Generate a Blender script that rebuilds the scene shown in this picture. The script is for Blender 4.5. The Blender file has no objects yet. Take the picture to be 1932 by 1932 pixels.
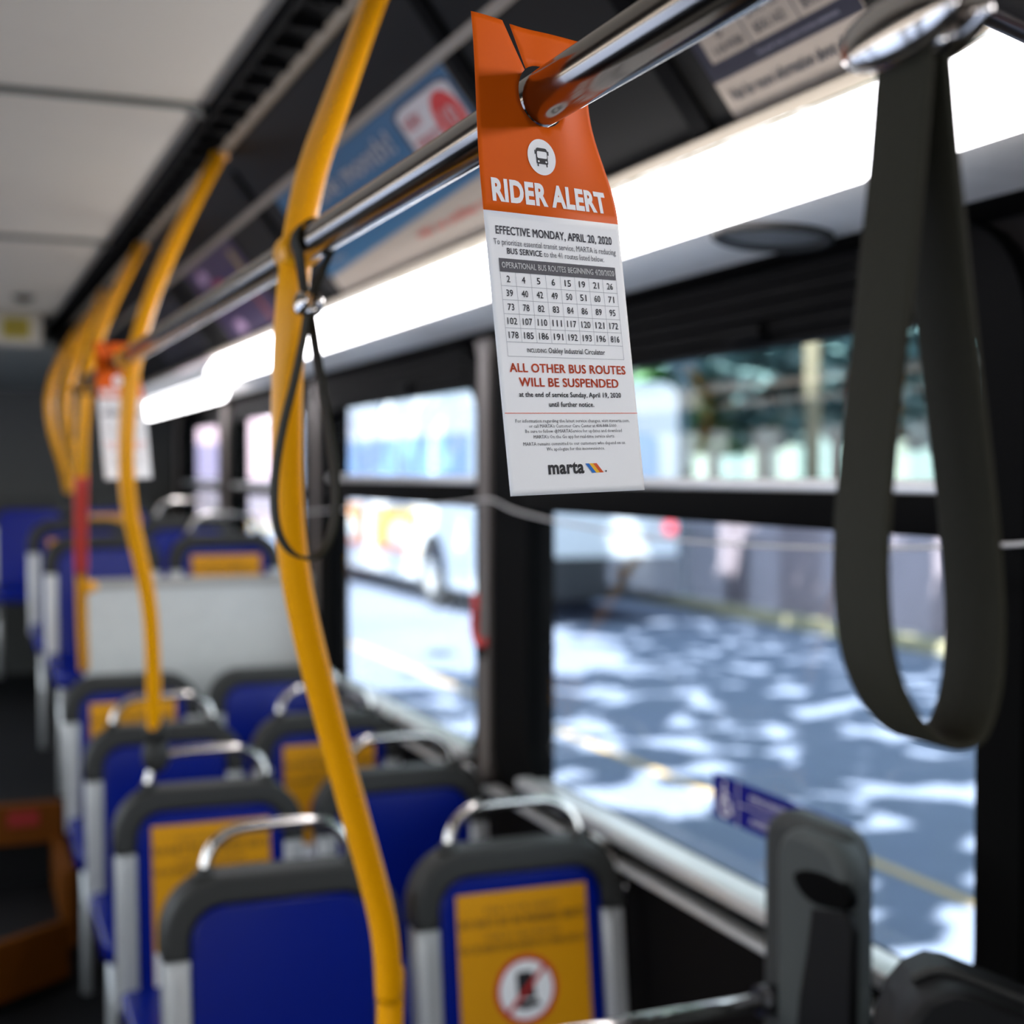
import bpy, bmesh, math, random
from math import sin, cos, pi, radians, atan, tan, sqrt
from mathutils import Vector as V, Matrix
from mathutils.geometry import delaunay_2d_cdt

random.seed(7)
SC = bpy.context.scene
COL = SC.collection

# ------------------------------------------------------------------ camera
F = 2700.0
PSI, TH = radians(21.7), radians(1.6)
EYE = V((0, 0, 1.6))
FWD = V((sin(PSI) * cos(TH), cos(PSI) * cos(TH), -sin(TH)))
RGT = V((cos(PSI), -sin(PSI), 0))
UP = RGT.cross(FWD)
cd = bpy.data.cameras.new('camera')
cam = bpy.data.objects.new('camera', cd)
COL.objects.link(cam)
cd.sensor_width = 24.0
cd.sensor_fit = 'HORIZONTAL'
cd.lens = 24.0 * F / 1932.0
cd.clip_start = 0.02
cd.clip_end = 500
cd.dof.use_dof = True
cd.dof.focus_distance = 0.872
cd.dof.aperture_fstop = 3.2
cd.dof.aperture_blades = 0
m = Matrix((RGT, UP, -FWD)).transposed().to_4x4()
m.translation = EYE
cam.matrix_world = m
SC.camera = cam

# ------------------------------------------------------------------ light, exposure
SC.view_settings.view_transform = 'Standard'
SC.view_settings.look = 'None'
SC.view_settings.gamma = 1.0
SC.view_settings.use_curve_mapping = False
SC.view_settings.exposure = 0.6
SUN_DIR = V((-0.45, -0.2, 0.87)).normalized()
SUN_E = 20.0
SKY = (0.66, 0.82, 1.0)
SKY_E = 2.5
STRIP_E = 7.0
w = bpy.data.worlds.new('sky')
SC.world = w
w.use_nodes = True
nt = w.node_tree
bg = nt.nodes['Background']
tc = nt.nodes.new('ShaderNodeTexCoord')
sx = nt.nodes.new('ShaderNodeSeparateXYZ')
cr = nt.nodes.new('ShaderNodeValToRGB')
cr.color_ramp.elements[0].position = 0.0
cr.color_ramp.elements[0].color = (0.92, 0.96, 1.0, 1)
cr.color_ramp.elements[1].position = 0.6
cr.color_ramp.elements[1].color = (*SKY, 1)
nt.links.new(tc.outputs['Generated'], sx.inputs[0])
nt.links.new(sx.outputs[2], cr.inputs[0])
nt.links.new(cr.outputs[0], bg.inputs[0])
bg.inputs[1].default_value = SKY_E
sl = bpy.data.lights.new('sun', 'SUN')
sl.energy = SUN_E
sl.angle = radians(0.6)
sl.color = (1.0, 0.96, 0.88)
so = bpy.data.objects.new('sun', sl)
COL.objects.link(so)
so.rotation_euler = SUN_DIR.to_track_quat('Z', 'Y').to_euler()
so.location = (-20, -10, 40)
SC.cycles.use_denoising = True
SC.cycles.max_bounces = 8
SC.cycles.sample_clamp_indirect = 6


# ------------------------------------------------------------------ helpers
def ray(px, py):
    return RGT * ((px - 966) / F) + UP * ((966 - py) / F) + FWD


def onx(px, py, X):
    d = ray(px, py)
    return EYE + d * (X / d.x)


def ony(px, py, Y):
    d = ray(px, py)
    return EYE + d * (Y / d.y)


def onz(px, py, Z):
    d = ray(px, py)
    return EYE + d * ((Z - 1.6) / d.z)


def lin(c):
    return tuple(((x / 255) / 12.92 if x / 255 <= 0.04045 else ((x / 255 + 0.055) / 1.055) ** 2.4) for x in c)


MATS = {}


def mat(name, rgb, rough=0.5, metal=0.0, var=0.08, scale=30.0, bump=0.0, coat=0.0, spec=0.5, emit=0.0):
    if name in MATS:
        return MATS[name]
    mt = bpy.data.materials.new(name)
    mt.use_nodes = True
    n = mt.node_tree
    b = n.nodes['Principled BSDF']
    c = lin(rgb)
    tx = n.nodes.new('ShaderNodeTexCoord')
    nz = n.nodes.new('ShaderNodeTexNoise')
    nz.inputs['Scale'].default_value = scale
    nz.inputs['Detail'].default_value = 4
    n.links.new(tx.outputs['Object'], nz.inputs['Vector'])
    mx = n.nodes.new('ShaderNodeMix')
    mx.data_type = 'RGBA'
    mx.inputs[6].default_value = (*[x * (1 - var) for x in c], 1)
    mx.inputs[7].default_value = (*[min(1, x * (1 + var)) for x in c], 1)
    n.links.new(nz.outputs['Fac'], mx.inputs[0])
    n.links.new(mx.outputs[2], b.inputs['Base Color'])
    b.inputs['Roughness'].default_value = rough
    b.inputs['Metallic'].default_value = metal
    b.inputs['Specular IOR Level'].default_value = spec
    b.inputs['Coat Weight'].default_value = coat
    if bump:
        bp = n.nodes.new('ShaderNodeBump')
        bp.inputs['Strength'].default_value = bump
        bp.inputs['Distance'].default_value = 0.002
        n.links.new(nz.outputs['Fac'], bp.inputs['Height'])
        n.links.new(bp.outputs[0], b.inputs['Normal'])
    if emit:
        n.links.new(mx.outputs[2], b.inputs['Emission Color'])
        b.inputs['Emission Strength'].default_value = emit
    MATS[name] = mt
    return mt


def glass_mat(name, tint, gloss=0.05):
    mt = bpy.data.materials.new(name)
    mt.use_nodes = True
    n = mt.node_tree
    n.nodes.remove(n.nodes['Principled BSDF'])
    out = n.nodes['Material Output']
    t = n.nodes.new('ShaderNodeBsdfTransparent')
    t.inputs[0].default_value = (*tint, 1)
    g = n.nodes.new('ShaderNodeBsdfGlossy')
    g.inputs['Roughness'].default_value = 0.03
    lw = n.nodes.new('ShaderNodeLayerWeight')
    pw = n.nodes.new('ShaderNodeMath')
    pw.operation = 'POWER'
    pw.inputs[1].default_value = 4.0
    fr = n.nodes.new('ShaderNodeMath')
    fr.operation = 'MULTIPLY_ADD'
    fr.inputs[1].default_value = 0.5
    fr.inputs[2].default_value = 0.02
    n.links.new(lw.outputs['Facing'], pw.inputs[0])
    n.links.new(pw.outputs[0], fr.inputs[0])
    mx = n.nodes.new('ShaderNodeMixShader')
    n.links.new(fr.outputs[0], mx.inputs[0])
    n.links.new(t.outputs[0], mx.inputs[1])
    n.links.new(g.outputs[0], mx.inputs[2])
    n.links.new(mx.outputs[0], out.inputs[0])
    MATS[name] = mt
    return mt


def smooth(pts, n=6, closed=False):
    """Catmull-Rom through points."""
    P = [V(p) for p in pts]
    out = []
    L = len(P)
    rng = range(L if closed else L - 1)
    for i in rng:
        if closed:
            a, b, c, d = P[(i - 1) % L], P[i], P[(i + 1) % L], P[(i + 2) % L]
        else:
            b, c = P[i], P[i + 1]
            a = P[i - 1] if i else b * 2 - c
            d = P[i + 2] if i + 2 < L else c * 2 - b
        for k in range(n):
            t = k / n
            out.append(0.5 * ((2 * b) + (c - a) * t + (2 * a - 5 * b + 4 * c - d) * t * t + (3 * b - a - 3 * c + d) * t ** 3))
    if not closed:
        out.append(P[-1])
    return out


def rrect(x0, x1, y0, y1, r, n=6):
    """rounded rectangle, counter-clockwise; r a number or four (bl, br, tr, tl)."""
    if not isinstance(r, (tuple, list)):
        r = (r,) * 4
    pts = []
    for (cx, cy, sx_, sy_, a0, rr) in ((x0, y0, 1, 1, pi, r[0]), (x1, y0, -1, 1, 1.5 * pi, r[1]),
                                       (x1, y1, -1, -1, 0, r[2]), (x0, y1, 1, -1, pi / 2, r[3])):
        c = (cx + sx_ * rr, cy + sy_ * rr)
        if rr <= 0:
            pts.append(c)
            continue
        for k in range(n + 1):
            a = a0 + (pi / 2) * k / n
            pts.append((c[0] + rr * cos(a), c[1] + rr * sin(a)))
    return pts


def inset(poly, d):
    n = len(poly)
    out = []
    for i in range(n):
        p0, p1, p2 = V(poly[i - 1]).to_2d(), V(poly[i]).to_2d(), V(poly[(i + 1) % n]).to_2d()
        e1, e2 = (p1 - p0), (p2 - p1)
        if e1.length < 1e-9:
            e1 = e2
        if e2.length < 1e-9:
            e2 = e1
        n1 = V((-e1.y, e1.x)).normalized()
        n2 = V((-e2.y, e2.x)).normalized()
        b = (n1 + n2)
        if b.length < 1e-6:
            b = n1
        b.normalize()
        k = d / max(0.35, b.dot(n1))
        out.append((p1.x + b.x * k, p1.y + b.y * k))
    return out


class MB:
    def __init__(self):
        self.v, self.f, self.m, self.s = [], [], [], []

    def add(self, verts, faces, mi=0, sm=False):
        o = len(self.v)
        self.v += [V(p) for p in verts]
        for f in faces:
            self.f.append([o + i for i in f])
            self.m.append(mi)
            self.s.append(sm)

    def box(self, c, s, mi=0, rot=None, bev=0.0):
        c = V(c)
        h = V(s) * 0.5
        if bev:
            bm = bmesh.new()
            bmesh.ops.create_cube(bm, size=1.0)
            for q in bm.verts:
                q.co = V((q.co.x * s[0], q.co.y * s[1], q.co.z * s[2]))
            bmesh.ops.bevel(bm, geom=bm.edges[:], offset=bev, segments=3, affect='EDGES', profile=0.5)
            vs = [q.co.copy() for q in bm.verts]
            bm.verts.index_update()
            fs = [[q.index for q in f.verts] for f in bm.faces]
            bm.free()
            sm = True
        else:
            vs = [V((x * h.x, y * h.y, z * h.z)) for x in (-1, 1) for y in (-1, 1) for z in (-1, 1)]
            fs = [(0, 1, 3, 2), (4, 6, 7, 5), (0, 4, 5, 1), (2, 3, 7, 6), (0, 2, 6, 4), (1, 5, 7, 3)]
            sm = False
        if rot is not None:
            vs = [rot @ q for q in vs]
        self.add([q + c for q in vs], fs, mi, sm)

    def span(self, a, b, mi=0, bev=0.0):
        a, b = V(a), V(b)
        self.box((a + b) / 2, [abs(x) for x in (b - a)], mi, bev=bev)

    def tube(self, path, r, n=14, mi=0, closed=False, cap=True, sx_=1.0, side=None):
        P = [V(p) for p in path]
        L = len(P)
        T = []
        for i in range(L):
            a = P[i - 1] if (i or closed) else P[0]
            b = P[(i + 1) % L] if (i < L - 1 or closed) else P[-1]
            T.append((b - a).normalized())
        u = side and V(side) or (T[0].orthogonal())
        u = (u - T[0] * u.dot(T[0])).normalized()
        vs = []
        for i in range(L):
            u = (u - T[i] * u.dot(T[i])).normalized()
            w_ = T[i].cross(u)
            rr = r[i] if isinstance(r, (list, tuple)) else r
            for k in range(n):
                a = 2 * pi * k / n
                vs.append(P[i] + u * (rr * sx_ * cos(a)) + w_ * (rr * sin(a)))
        fs = []
        for i in range(L if closed else L - 1):
            j = (i + 1) % L
            for k in range(n):
                l = (k + 1) % n
                fs.append((i * n + k, i * n + l, j * n + l, j * n + k))
        self.add(vs, fs, mi, True)
        if cap and not closed:
            self.add(vs[:n], [tuple(range(n - 1, -1, -1))], mi)
            self.add(vs[-n:], [tuple(range(n))], mi)

    def ribbon(self, path, wdir, width, thick, mi=0, closed=False):
        """flat band along path; wdir is the band's width direction."""
        P = [V(p) for p in path]
        L = len(P)
        wd = V(wdir).normalized()
        vs = []
        prof = [(-0.5, -0.35), (-0.46, -0.5), (0.46, -0.5), (0.5, -0.35), (0.5, 0.35), (0.46, 0.5), (-0.46, 0.5), (-0.5, 0.35)]
        for i in range(L):
            a = P[i - 1] if (i or closed) else P[0]
            b = P[(i + 1) % L] if (i < L - 1 or closed) else P[-1]
            t = (b - a).normalized()
            nn = t.cross(wd).normalized()
            for (a_, b_) in prof:
                vs.append(P[i] + wd * (a_ * width) + nn * (b_ * thick))
        n = len(prof)
        fs = []
        for i in range(L if closed else L - 1):
            j = (i + 1) % L
            for k in range(n):
                l = (k + 1) % n
                fs.append((i * n + k, i * n + l, j * n + l, j * n + k))
        self.add(vs, fs, mi, True)
        if not closed:
            self.add(vs[:n], [tuple(range(n - 1, -1, -1))], mi)
            self.add(vs[-n:], [tuple(range(n))], mi)

    def prism(self, poly, to3, d0, d1, mi=0, bev=0.0, sm=False):
        """poly: ccw 2d outline; to3(x, y, d) -> point; from depth d0 (front, bevelled) to d1 (back)."""
        n = len(poly)
        loops = []
        if bev:
            loops.append([to3(x, y, d0) for x, y in inset(poly, bev)])
            s = 1 if d1 > d0 else -1
            loops.append([to3(x, y, d0 + s * bev * 0.3) for x, y in inset(poly, bev * 0.3)])
            loops.append([to3(x, y, d0 + s * bev) for x, y in poly])
        else:
            loops.append([to3(x, y, d0) for x, y in poly])
        loops.append([to3(x, y, d1) for x, y in poly])
        o = len(self.v)
        allv = [p for l in loops for p in l]
        fs = []
        for a in range(len(loops) - 1):
            for i in range(n):
                j = (i + 1) % n
                fs.append((a * n + i, a * n + j, (a + 1) * n + j, (a + 1) * n + i))
        self.add(allv, fs, mi, sm or bool(bev))
        self.add(loops[0], [tuple(range(n))], mi)
        self.add(loops[-1], [tuple(range(n - 1, -1, -1))], mi)

    def ring(self, outer, inner, to3, d0, d1, mi=0):
        """frame between two outlines with the same number of points."""
        n = len(outer)
        L = [[to3(x, y, d) for x, y in P] for P, d in ((outer, d0), (inner, d0), (inner, d1), (outer, d1))]
        fs = []
        for a in range(4):
            b = (a + 1) % 4
            for i in range(n):
                j = (i + 1) % n
                fs.append((a * n + i, a * n + j, b * n + j, b * n + i))
        self.add([p for l in L for p in l], fs, mi)

    def text(self, body, to3, x0, x1, base, cap, mi=0, bold=0.0, res=2):
        c = bpy.data.curves.new('lettering', 'FONT')
        c.body = body
        c.offset = bold if bold > 0.03 else 0.0
        c.space_character = 1.0 + 2.0 * bold
        c.resolution_u = res
        c.fill_mode = 'FRONT'
        o = bpy.data.objects.new('lettering', c)
        me = bpy.data.meshes.new_from_object(o)
        xs = [q.co.x for q in me.vertices]
        a, b = min(xs), max(xs)
        k = (x1 - x0) / (b - a)
        ky = cap / 0.692
        sh = [(0, 0)] if not 0 < bold <= 0.03 else [(-1, -0.6), (1, -0.6), (-1, 0.6), (1, 0.6)]
        for dx, dy in sh:
            self.add([to3(x0 + (q.co.x - a + dx * bold) * k, base + (q.co.y + dy * bold) * ky) for q in me.vertices], [list(p.vertices) for p in me.polygons], mi)
        bpy.data.objects.remove(o)
        bpy.data.curves.remove(c)
        bpy.data.meshes.remove(me)

    def sphere(self, c, r, mi=0, n=12, sc=(1, 1, 1)):
        c = V(c)
        vs, fs = [], []
        for i in range(n + 1):
            t = pi * i / n
            for k in range(2 * n):
                a = pi * k / n
                vs.append(c + V((r * sc[0] * sin(t) * cos(a), r * sc[1] * sin(t) * sin(a), r * sc[2] * cos(t))))
        for i in range(n):
            for k in range(2 * n):
                l = (k + 1) % (2 * n)
                fs.append((i * 2 * n + k, (i + 1) * 2 * n + k, (i + 1) * 2 * n + l, i * 2 * n + l))
        self.add(vs, fs, mi, True)

    def build(self, name, mats, parent=None, solid=0.0):
        me = bpy.data.meshes.new(name)
        me.from_pydata([tuple(p) for p in self.v], [], self.f)
        if not isinstance(mats, (list, tuple)):
            mats = [mats]
        for q in mats:
            me.materials.append(q)
        me.polygons.foreach_set('material_index', self.m)
        me.polygons.foreach_set('use_smooth', self.s)
        me.update()
        bm = bmesh.new()
        bm.from_mesh(me)
        bmesh.ops.remove_doubles(bm, verts=bm.verts, dist=1e-6)
        bmesh.ops.recalc_face_normals(bm, faces=bm.faces)
        bm.to_mesh(me)
        bm.free()
        o = bpy.data.objects.new(name, me)
        COL.objects.link(o)
        if parent:
            o.parent = parent
        if solid:
            md = o.modifiers.new('thickness', 'SOLIDIFY')
            md.thickness = solid
            md.offset = -1
        return o


def tag(o, label, cat, group=None):
    o['label'] = label
    o['category'] = cat
    if group:
        o['group'] = group
    return o


def struct(o):
    o['kind'] = 'structure'
    return o


def empty(name, loc=(0, 0, 0)):
    o = bpy.data.objects.new(name, None)
    o.empty_display_size = 0.05
    COL.objects.link(o)
    o.location = loc
    return o


def copy_tree(o, parent=None):
    c = o.copy()
    COL.objects.link(c)
    if parent:
        c.parent = parent
    for ch in list(o.children):
        copy_tree(ch, c)
    return c


# ------------------------------------------------------------------ materials
YEL = mat('yellow_paint', (244, 166, 0), 0.34, spec=0.35, var=0.03)
YELD = mat('step_yellow', (104, 54, 2), 0.7, spec=0.15)  # darkened yellow: the dim frame corner's shade is put into the colour
CHR = mat('polished_steel', (205, 200, 195), 0.14, 1.0, var=0.03)
RSTEEL = mat('rail_steel', (146, 140, 133), 0.17, 1.0, var=0.03)
ALU = mat('brushed_aluminium', (200, 200, 198), 0.3, 0.35, var=0.05)
GREYT = mat('charcoal_trim', (46, 46, 44), 0.55, spec=0.3)
BLUE = mat('blue_plastic', (0, 24, 122), 0.25, var=0.05, spec=0.35)
BLUED = mat('blue_shell', (4, 18, 90), 0.35, spec=0.3)
STK = mat('sticker_yellow', (222, 152, 4), 0.5, var=0.03, spec=0.25)
BLK = mat('black_rubber', (5, 5, 5), 0.7, spec=0.04)
DARK = mat('dark_panel', (24, 23, 20), 0.65, spec=0.15)
DARK2 = mat('wall_charcoal', (22, 20, 19), 0.75, spec=0.05)
CEIL = mat('ceiling_laminate', (188, 180, 164), 0.6, var=0.04, scale=6)
SEAM = mat('ceiling_seam', (84, 84, 78), 0.5)
TAN = mat('trim_taupe', (142, 132, 116), 0.45)
COVE = mat('cove_grey', (240, 240, 236), 0.45)
FLOOR = mat('floor_vinyl', (14, 14, 15), 0.7, spec=0.2)
WHT = mat('panel_white', (205, 205, 200), 0.45)
ORG = mat('tag_orange', (226, 94, 0), 0.6, var=0.02, spec=0.15)
PAPER = mat('tag_white', (252, 252, 250), 0.6, var=0.005, spec=0.2)
INK = mat('ink_black', (28, 28, 32), 0.6, var=0.0)
INKG = mat('ink_grey', (74, 72, 78), 0.6, var=0.0)
INKO = mat('ink_orange', (222, 84, 24), 0.6, var=0.0)
INKB = mat('ink_blue', (0, 110, 200), 0.6, var=0.0)
INKY = mat('ink_yellow', (250, 190, 20), 0.6, var=0.0)
RED = mat('ink_red', (200, 30, 24), 0.5, var=0.02)
STRAP = mat('strap_webbing', (44, 42, 31), 0.7, spec=0.15, var=0.12, scale=400, bump=0.3)
GLASS = glass_mat('window_glass', (0.93, 0.96, 0.97))
LIGHT = mat('light_diffuser', (255, 252, 255), 0.4, var=0.0, emit=STRIP_E)
NAVY = mat('ad_navy', (12, 12, 32), 0.5)
BEIGE = mat('ad_beige', (150, 138, 124), 0.55)
TEAL = mat('ad_teal', (22, 86, 122), 0.5)
PURP = mat('ad_purple', (46, 26, 66), 0.5)
ADW = mat('ad_white', (196, 188, 184), 0.55)
SIGNB = mat('sign_blue', (4, 8, 110), 0.6, spec=0.1)
ASPH = mat('asphalt', (100, 110, 132), 0.9, var=0.12, scale=3, bump=0.2, spec=0.2)
BUSW = mat('bus_white', (206, 212, 220), 0.35, var=0.02)
TIRE = mat('tyre_black', (40, 42, 46), 0.8)
BUSG = mat('bus_window', (84, 136, 186), 0.3)  # opaque panes, the reflected sky is put into this blue
ADO = mat('bus_ad_orange', (250, 160, 60), 0.5)
ADY = mat('bus_ad_yellow', (250, 205, 90), 0.5)
TAIL = mat('tail_lamp', (255, 40, 50), 0.3, emit=1.2)
CONC = mat('wall_lilac_grey', (132, 124, 136), 0.8, var=0.15, scale=2)
KERB = mat('kerb_yellow', (150, 146, 122), 0.85, spec=0.1)
BLDG = mat('building_pale', (130, 146, 138), 0.7, var=0.06, scale=1)
BWIN = mat('building_glass', (104, 128, 126), 0.4)
LEAF = mat('leaf_green', (84, 128, 84), 0.6, var=0.4, scale=1.5)
LEAFB = mat('leaf_bluegreen', (92, 124, 128), 0.6, var=0.4, scale=1.5)
BARK = mat('bark', (92, 80, 68), 0.9)
POST = mat('post_ochre', (112, 108, 92), 0.8, spec=0.1)
PINK = mat('building_pink', (226, 196, 206), 0.7)
GUN = mat('gunmetal', (70, 70, 72), 0.3, 0.8)

# ------------------------------------------------------------------ the bus shell
XW = 1.27
Y0, Y1 = -3.6, 8.6
Z_FR = 0.45           # raised rear floor
CZ = 1.6 + 0.80      # ceiling


def sec(b, pts, ya, yb, mi=0, thick=0.012, mirror=False):
    """extrude an open cross-section [(x, z)...] along the bus as a thin slab (thickness upward / outward)."""
    s = -1 if mirror else 1
    n = len(pts)
    up = []
    for i in range(n):
        a = V(pts[max(0, i - 1)])
        c = V(pts[min(n - 1, i + 1)])
        t = (c - a).normalized()
        nn = V((-t.y, t.x))
        if nn.y < 0 or (abs(nn.y) < 1e-6 and nn.x < 0):
            nn = -nn
        up.append(V(pts[i]) + nn * thick)
    prof = [V(p) for p in pts] + up[::-1]
    k = len(prof)
    vs = [V((s * p.x, y, p.y)) for y in (ya, yb) for p in prof]
    fs = [(i, (i + 1) % k, k + (i + 1) % k, k + i) for i in range(k)]
    b.add(vs, fs, mi)
    for j in range(n - 1):
        q = (j, j + 1, k - 2 - j, k - 1 - j)
        b.add([vs[i] for i in q], [(0, 1, 2, 3)], mi)
        b.add([vs[k + i] for i in q], [(0, 1, 2, 3)], mi)


b = MB()
b.span((-1.3, Y0, -0.06), (1.3, 5.1, 0))
b.span((-1.3, 5.1, -0.06), (1.3, Y1, Z_FR))
struct(b.build('floor', FLOOR))

b = MB()
b.span((-0.545, Y0, CZ), (0.545, 7.6, CZ + 0.05))
b.span((-1.3, Y0, CZ + 0.06), (1.3, Y1 + 0.05, CZ + 0.10))
b.span((-0.545, 7.6, CZ + 0.03), (0.545, Y1, CZ + 0.05))
struct(b.build('ceiling', CEIL))
k = 0
for yy in (1.05, 3.17, 5.14):
    k += 1
    b = MB()
    b.tube(smooth([(-0.53, yy, CZ - 0.003), (0.44, yy, CZ - 0.003), (0.51, yy + 0.012, CZ - 0.008), (0.545, yy + 0.025, CZ - 0.012)], 4), 0.012, 8)
    struct(b.build('trim_%d' % k, SEAM))

# side profile, right (x, z) above floor
P_CE = (0.545, CZ)
P_V0 = (0.553, CZ - 0.015)
P_V1 = (0.625, CZ - 0.025)
P_T1 = (0.654, CZ - 0.018)
P_A0 = (0.6576, CZ - 0.0214)
P_A1 = (0.925, 1.6 + 0.431)
P_L0 = (0.930, 1.6 + 0.414)
P_L1 = (0.952, 1.6 + 0.341)
P_C1 = (1.165, 1.6 + 0.327)


def slope(px, py, lift=0.0):
    """point where the ray meets the slanted advertising panel."""
    a, c = V((P_A0[0], 0, P_A0[1])), V((P_A1[0], 0, P_A1[1]))
    t = (c - a).normalized()
    n = V((-t.z, 0, t.x)).normalized()
    if n.z > 0:
        n = -n
    d = ray(px, py)
    s = (a - EYE).dot(n) / d.dot(n)
    return EYE + d * s + n * lift


AT = (V((P_A1[0], 0, P_A1[1])) - V((P_A0[0], 0, P_A0[1])))
AL = AT.length
AT.normalize()
AN = V((AT.z, 0, -AT.x)).normalized()
if AN.z > 0:
    AN = -AN


def slope_at(y, t, lift=0.0):
    return V((P_A0[0], y, P_A0[1])) + AT * (t * AL) + AN * lift


k = 3
for mir in (False, True):
    k += 1
    b = MB()
    sec(b, [P_CE, P_V0, P_V1], Y0, Y1, 0, mirror=mir)
    s = -1 if mir else 1
    if not mir:
        for j in range(60):                      # the dark vent strip, cell by cell
            y = 0.0 + j * 0.135
            b.span((s * 0.560, y, CZ - 0.040), (s * 0.620, y + 0.014, CZ - 0.018))
        b.span((0.548, Y0, CZ - 0.030), (0.558, Y1, CZ - 0.008))
    struct(b.build('trim_%d' % k, BLK if not mir else DARK))
    k += 1
    b = MB()
    sec(b, [P_V1, (0.640, CZ - 0.034), P_T1, P_A0], Y0, Y1, 0, 0.008, mirror=mir)
    struct(b.build('trim_%d' % k, TAN))
    b = MB()
    sec(b, [P_A0, P_A1], Y0, Y1, 0, mirror=mir)
    struct(b.build('wall_%s_upper' % ('left' if mir else 'right'), DARK))
    k += 1
    b = MB()
    sec(b, [P_L1, P_C1], Y0, Y1, 0, mirror=mir)
    sec(b, [P_L0, (P_L0[0] + 0.03, P_L0[1] - 0.005), (P_L1[0] + 0.012, P_L1[1] + 0.02)], Y0, Y1, 0, 0.005, mirror=mir)
    struct(b.build('trim_%d' % k, COVE))
k += 1
b = MB()


def bar_on_slope(b, y0, y1, t0, t1, h, mi=0):
    q = [slope_at(y, t, l) for l in (0.0005, h) for (y, t) in ((y0, t0), (y1, t0), (y1, t1), (y0, t1))]
    b.add(q, [(0, 1, 2, 3), (4, 5, 6, 7), (0, 1, 5, 4), (1, 2, 6, 5), (2, 3, 7, 6), (3, 0, 4, 7)], mi)


bar_on_slope(b, Y0, Y1, 0.305, 0.345, 0.010)
struct(b.build('trim_%d' % k, TAN))
k += 1
b = MB()
bar_on_slope(b, Y0, Y1, 0.985, 1.02, 0.012)
struct(b.build('trim_%d' % k, TAN))
for yy in (0.6, 1.63, 2.13, 3.59, 5.05):
    k += 1
    b = MB()
    bar_on_slope(b, yy - 0.02, yy + 0.02, 0.09, 0.985, 0.008)
    struct(b.build('trim_%d' % k, BLK))

# light strips: lamp things
STRIPS = [('long glowing light strip above the near windows, first of the two', -3.4, 5.35, False, 0),
          ('short glowing light strip above the rear windows, behind the longer one', 5.42, 7.6, False, 1),
          ('glowing light strip over the opposite side of the aisle', -3.4, 7.6, True, 0)]
LIGHTL = mat('light_diffuser_dim', (255, 240, 225), 0.4, var=0.0, emit=STRIP_E * 0.25)
for lab, ya, yb, mir, low in STRIPS:
    b = MB()
    s = -1 if mir else 1
    a = V(P_L0)
    pr = [(0.930, 2.014), (0.898, 1.965), (0.903, 1.930), (0.918, 1.9165), (0.938, 1.9175), (0.949, 1.927), (0.951, 1.938)]
    if low:
        pr = [(x + 0.055, z - 0.045) for x, z in pr]
    prof = smooth([(x, 0, z) for x, z in pr], 3)
    a, c = V((prof[0].x, prof[0].z)), V((prof[-1].x, prof[-1].z))
    rows = []
    ys = [ya, ya + 0.012, ya + 0.05, yb - 0.12, yb - 0.04, yb]
    ks = [0.35, 0.8, 1.0, 1.0, 0.75, 0.25]
    for y, kk in zip(ys, ks):
        cc = (a + c) / 2
        for p in prof:
            rows.append(V((s * (cc.x + (p.x - cc.x) * kk), y, cc.y + (p.z - cc.y) * kk)))
    n = len(prof)
    fs = [(i * n + j, i * n + j + 1, (i + 1) * n + j + 1, (i + 1) * n + j) for i in range(len(ys) - 1) for j in range(n - 1)]
    b.add(rows, fs, 0, True)
    root = empty('light_strip', (s * a.x, ya, a.y))
    tag(root, lab, 'light')
    b.v = [p - V(root.location) for p in b.v]
    b.build('diffuser', LIGHTL if mir else LIGHT, root)
    b = MB()
    for q in (0, -1):
        path = [V((s * (prof[q].x + 0.010), y, prof[q].z + (0.006 if q == 0 else 0.008))) for y in (ya, yb)]
        b.tube(path, 0.004, 6)
    b.v = [p - V(root.location) for p in b.v]
    b.build('housing', GREYT, root)


def prt(b, name, mats, root, solid=0.0):
    """build a part given in world coordinates under an unrotated root."""
    b.v = [p - V(root.location) for p in b.v]
    return b.build(name, mats, root, solid)


# windows along the right wall: (y0, y1, outer y0, outer y1, z0, z1)
WIN = [(1.495, 3.03, 1.41, 3.25, 0.90, 1.805), (3.37, 4.84, 3.345, 4.98, 0.90, 1.815),
       (5.22, 6.60, 5.06, 6.72, 1.18, 1.835), (6.98, 8.05, 6.86, 8.20, 1.18, 1.835)]
b = MB()
b.span((XW, Y0, 0), (1.32, Y1, 0.86))
b.span((XW, Y0, 1.86), (1.32, Y1, 1.6 + 0.38))
ed = [Y0] + [q for wn in WIN for q in (wn[0] - 0.02, wn[1] + 0.02)] + [Y1]
for i in range(0, len(ed), 2):
    b.span((XW, ed[i], 0.86), (1.32, ed[i + 1], 1.86))
b.span((XW, 5.0, 0.86), (1.32, Y1, 1.14))
b.span((1.163, Y0, 1.6 + 0.326), (XW + 0.01, Y1, 1.6 + 0.36))
struct(b.build('wall_right', DARK2))
to_wall = lambda x, y, d: V((d, x, y))
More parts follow.
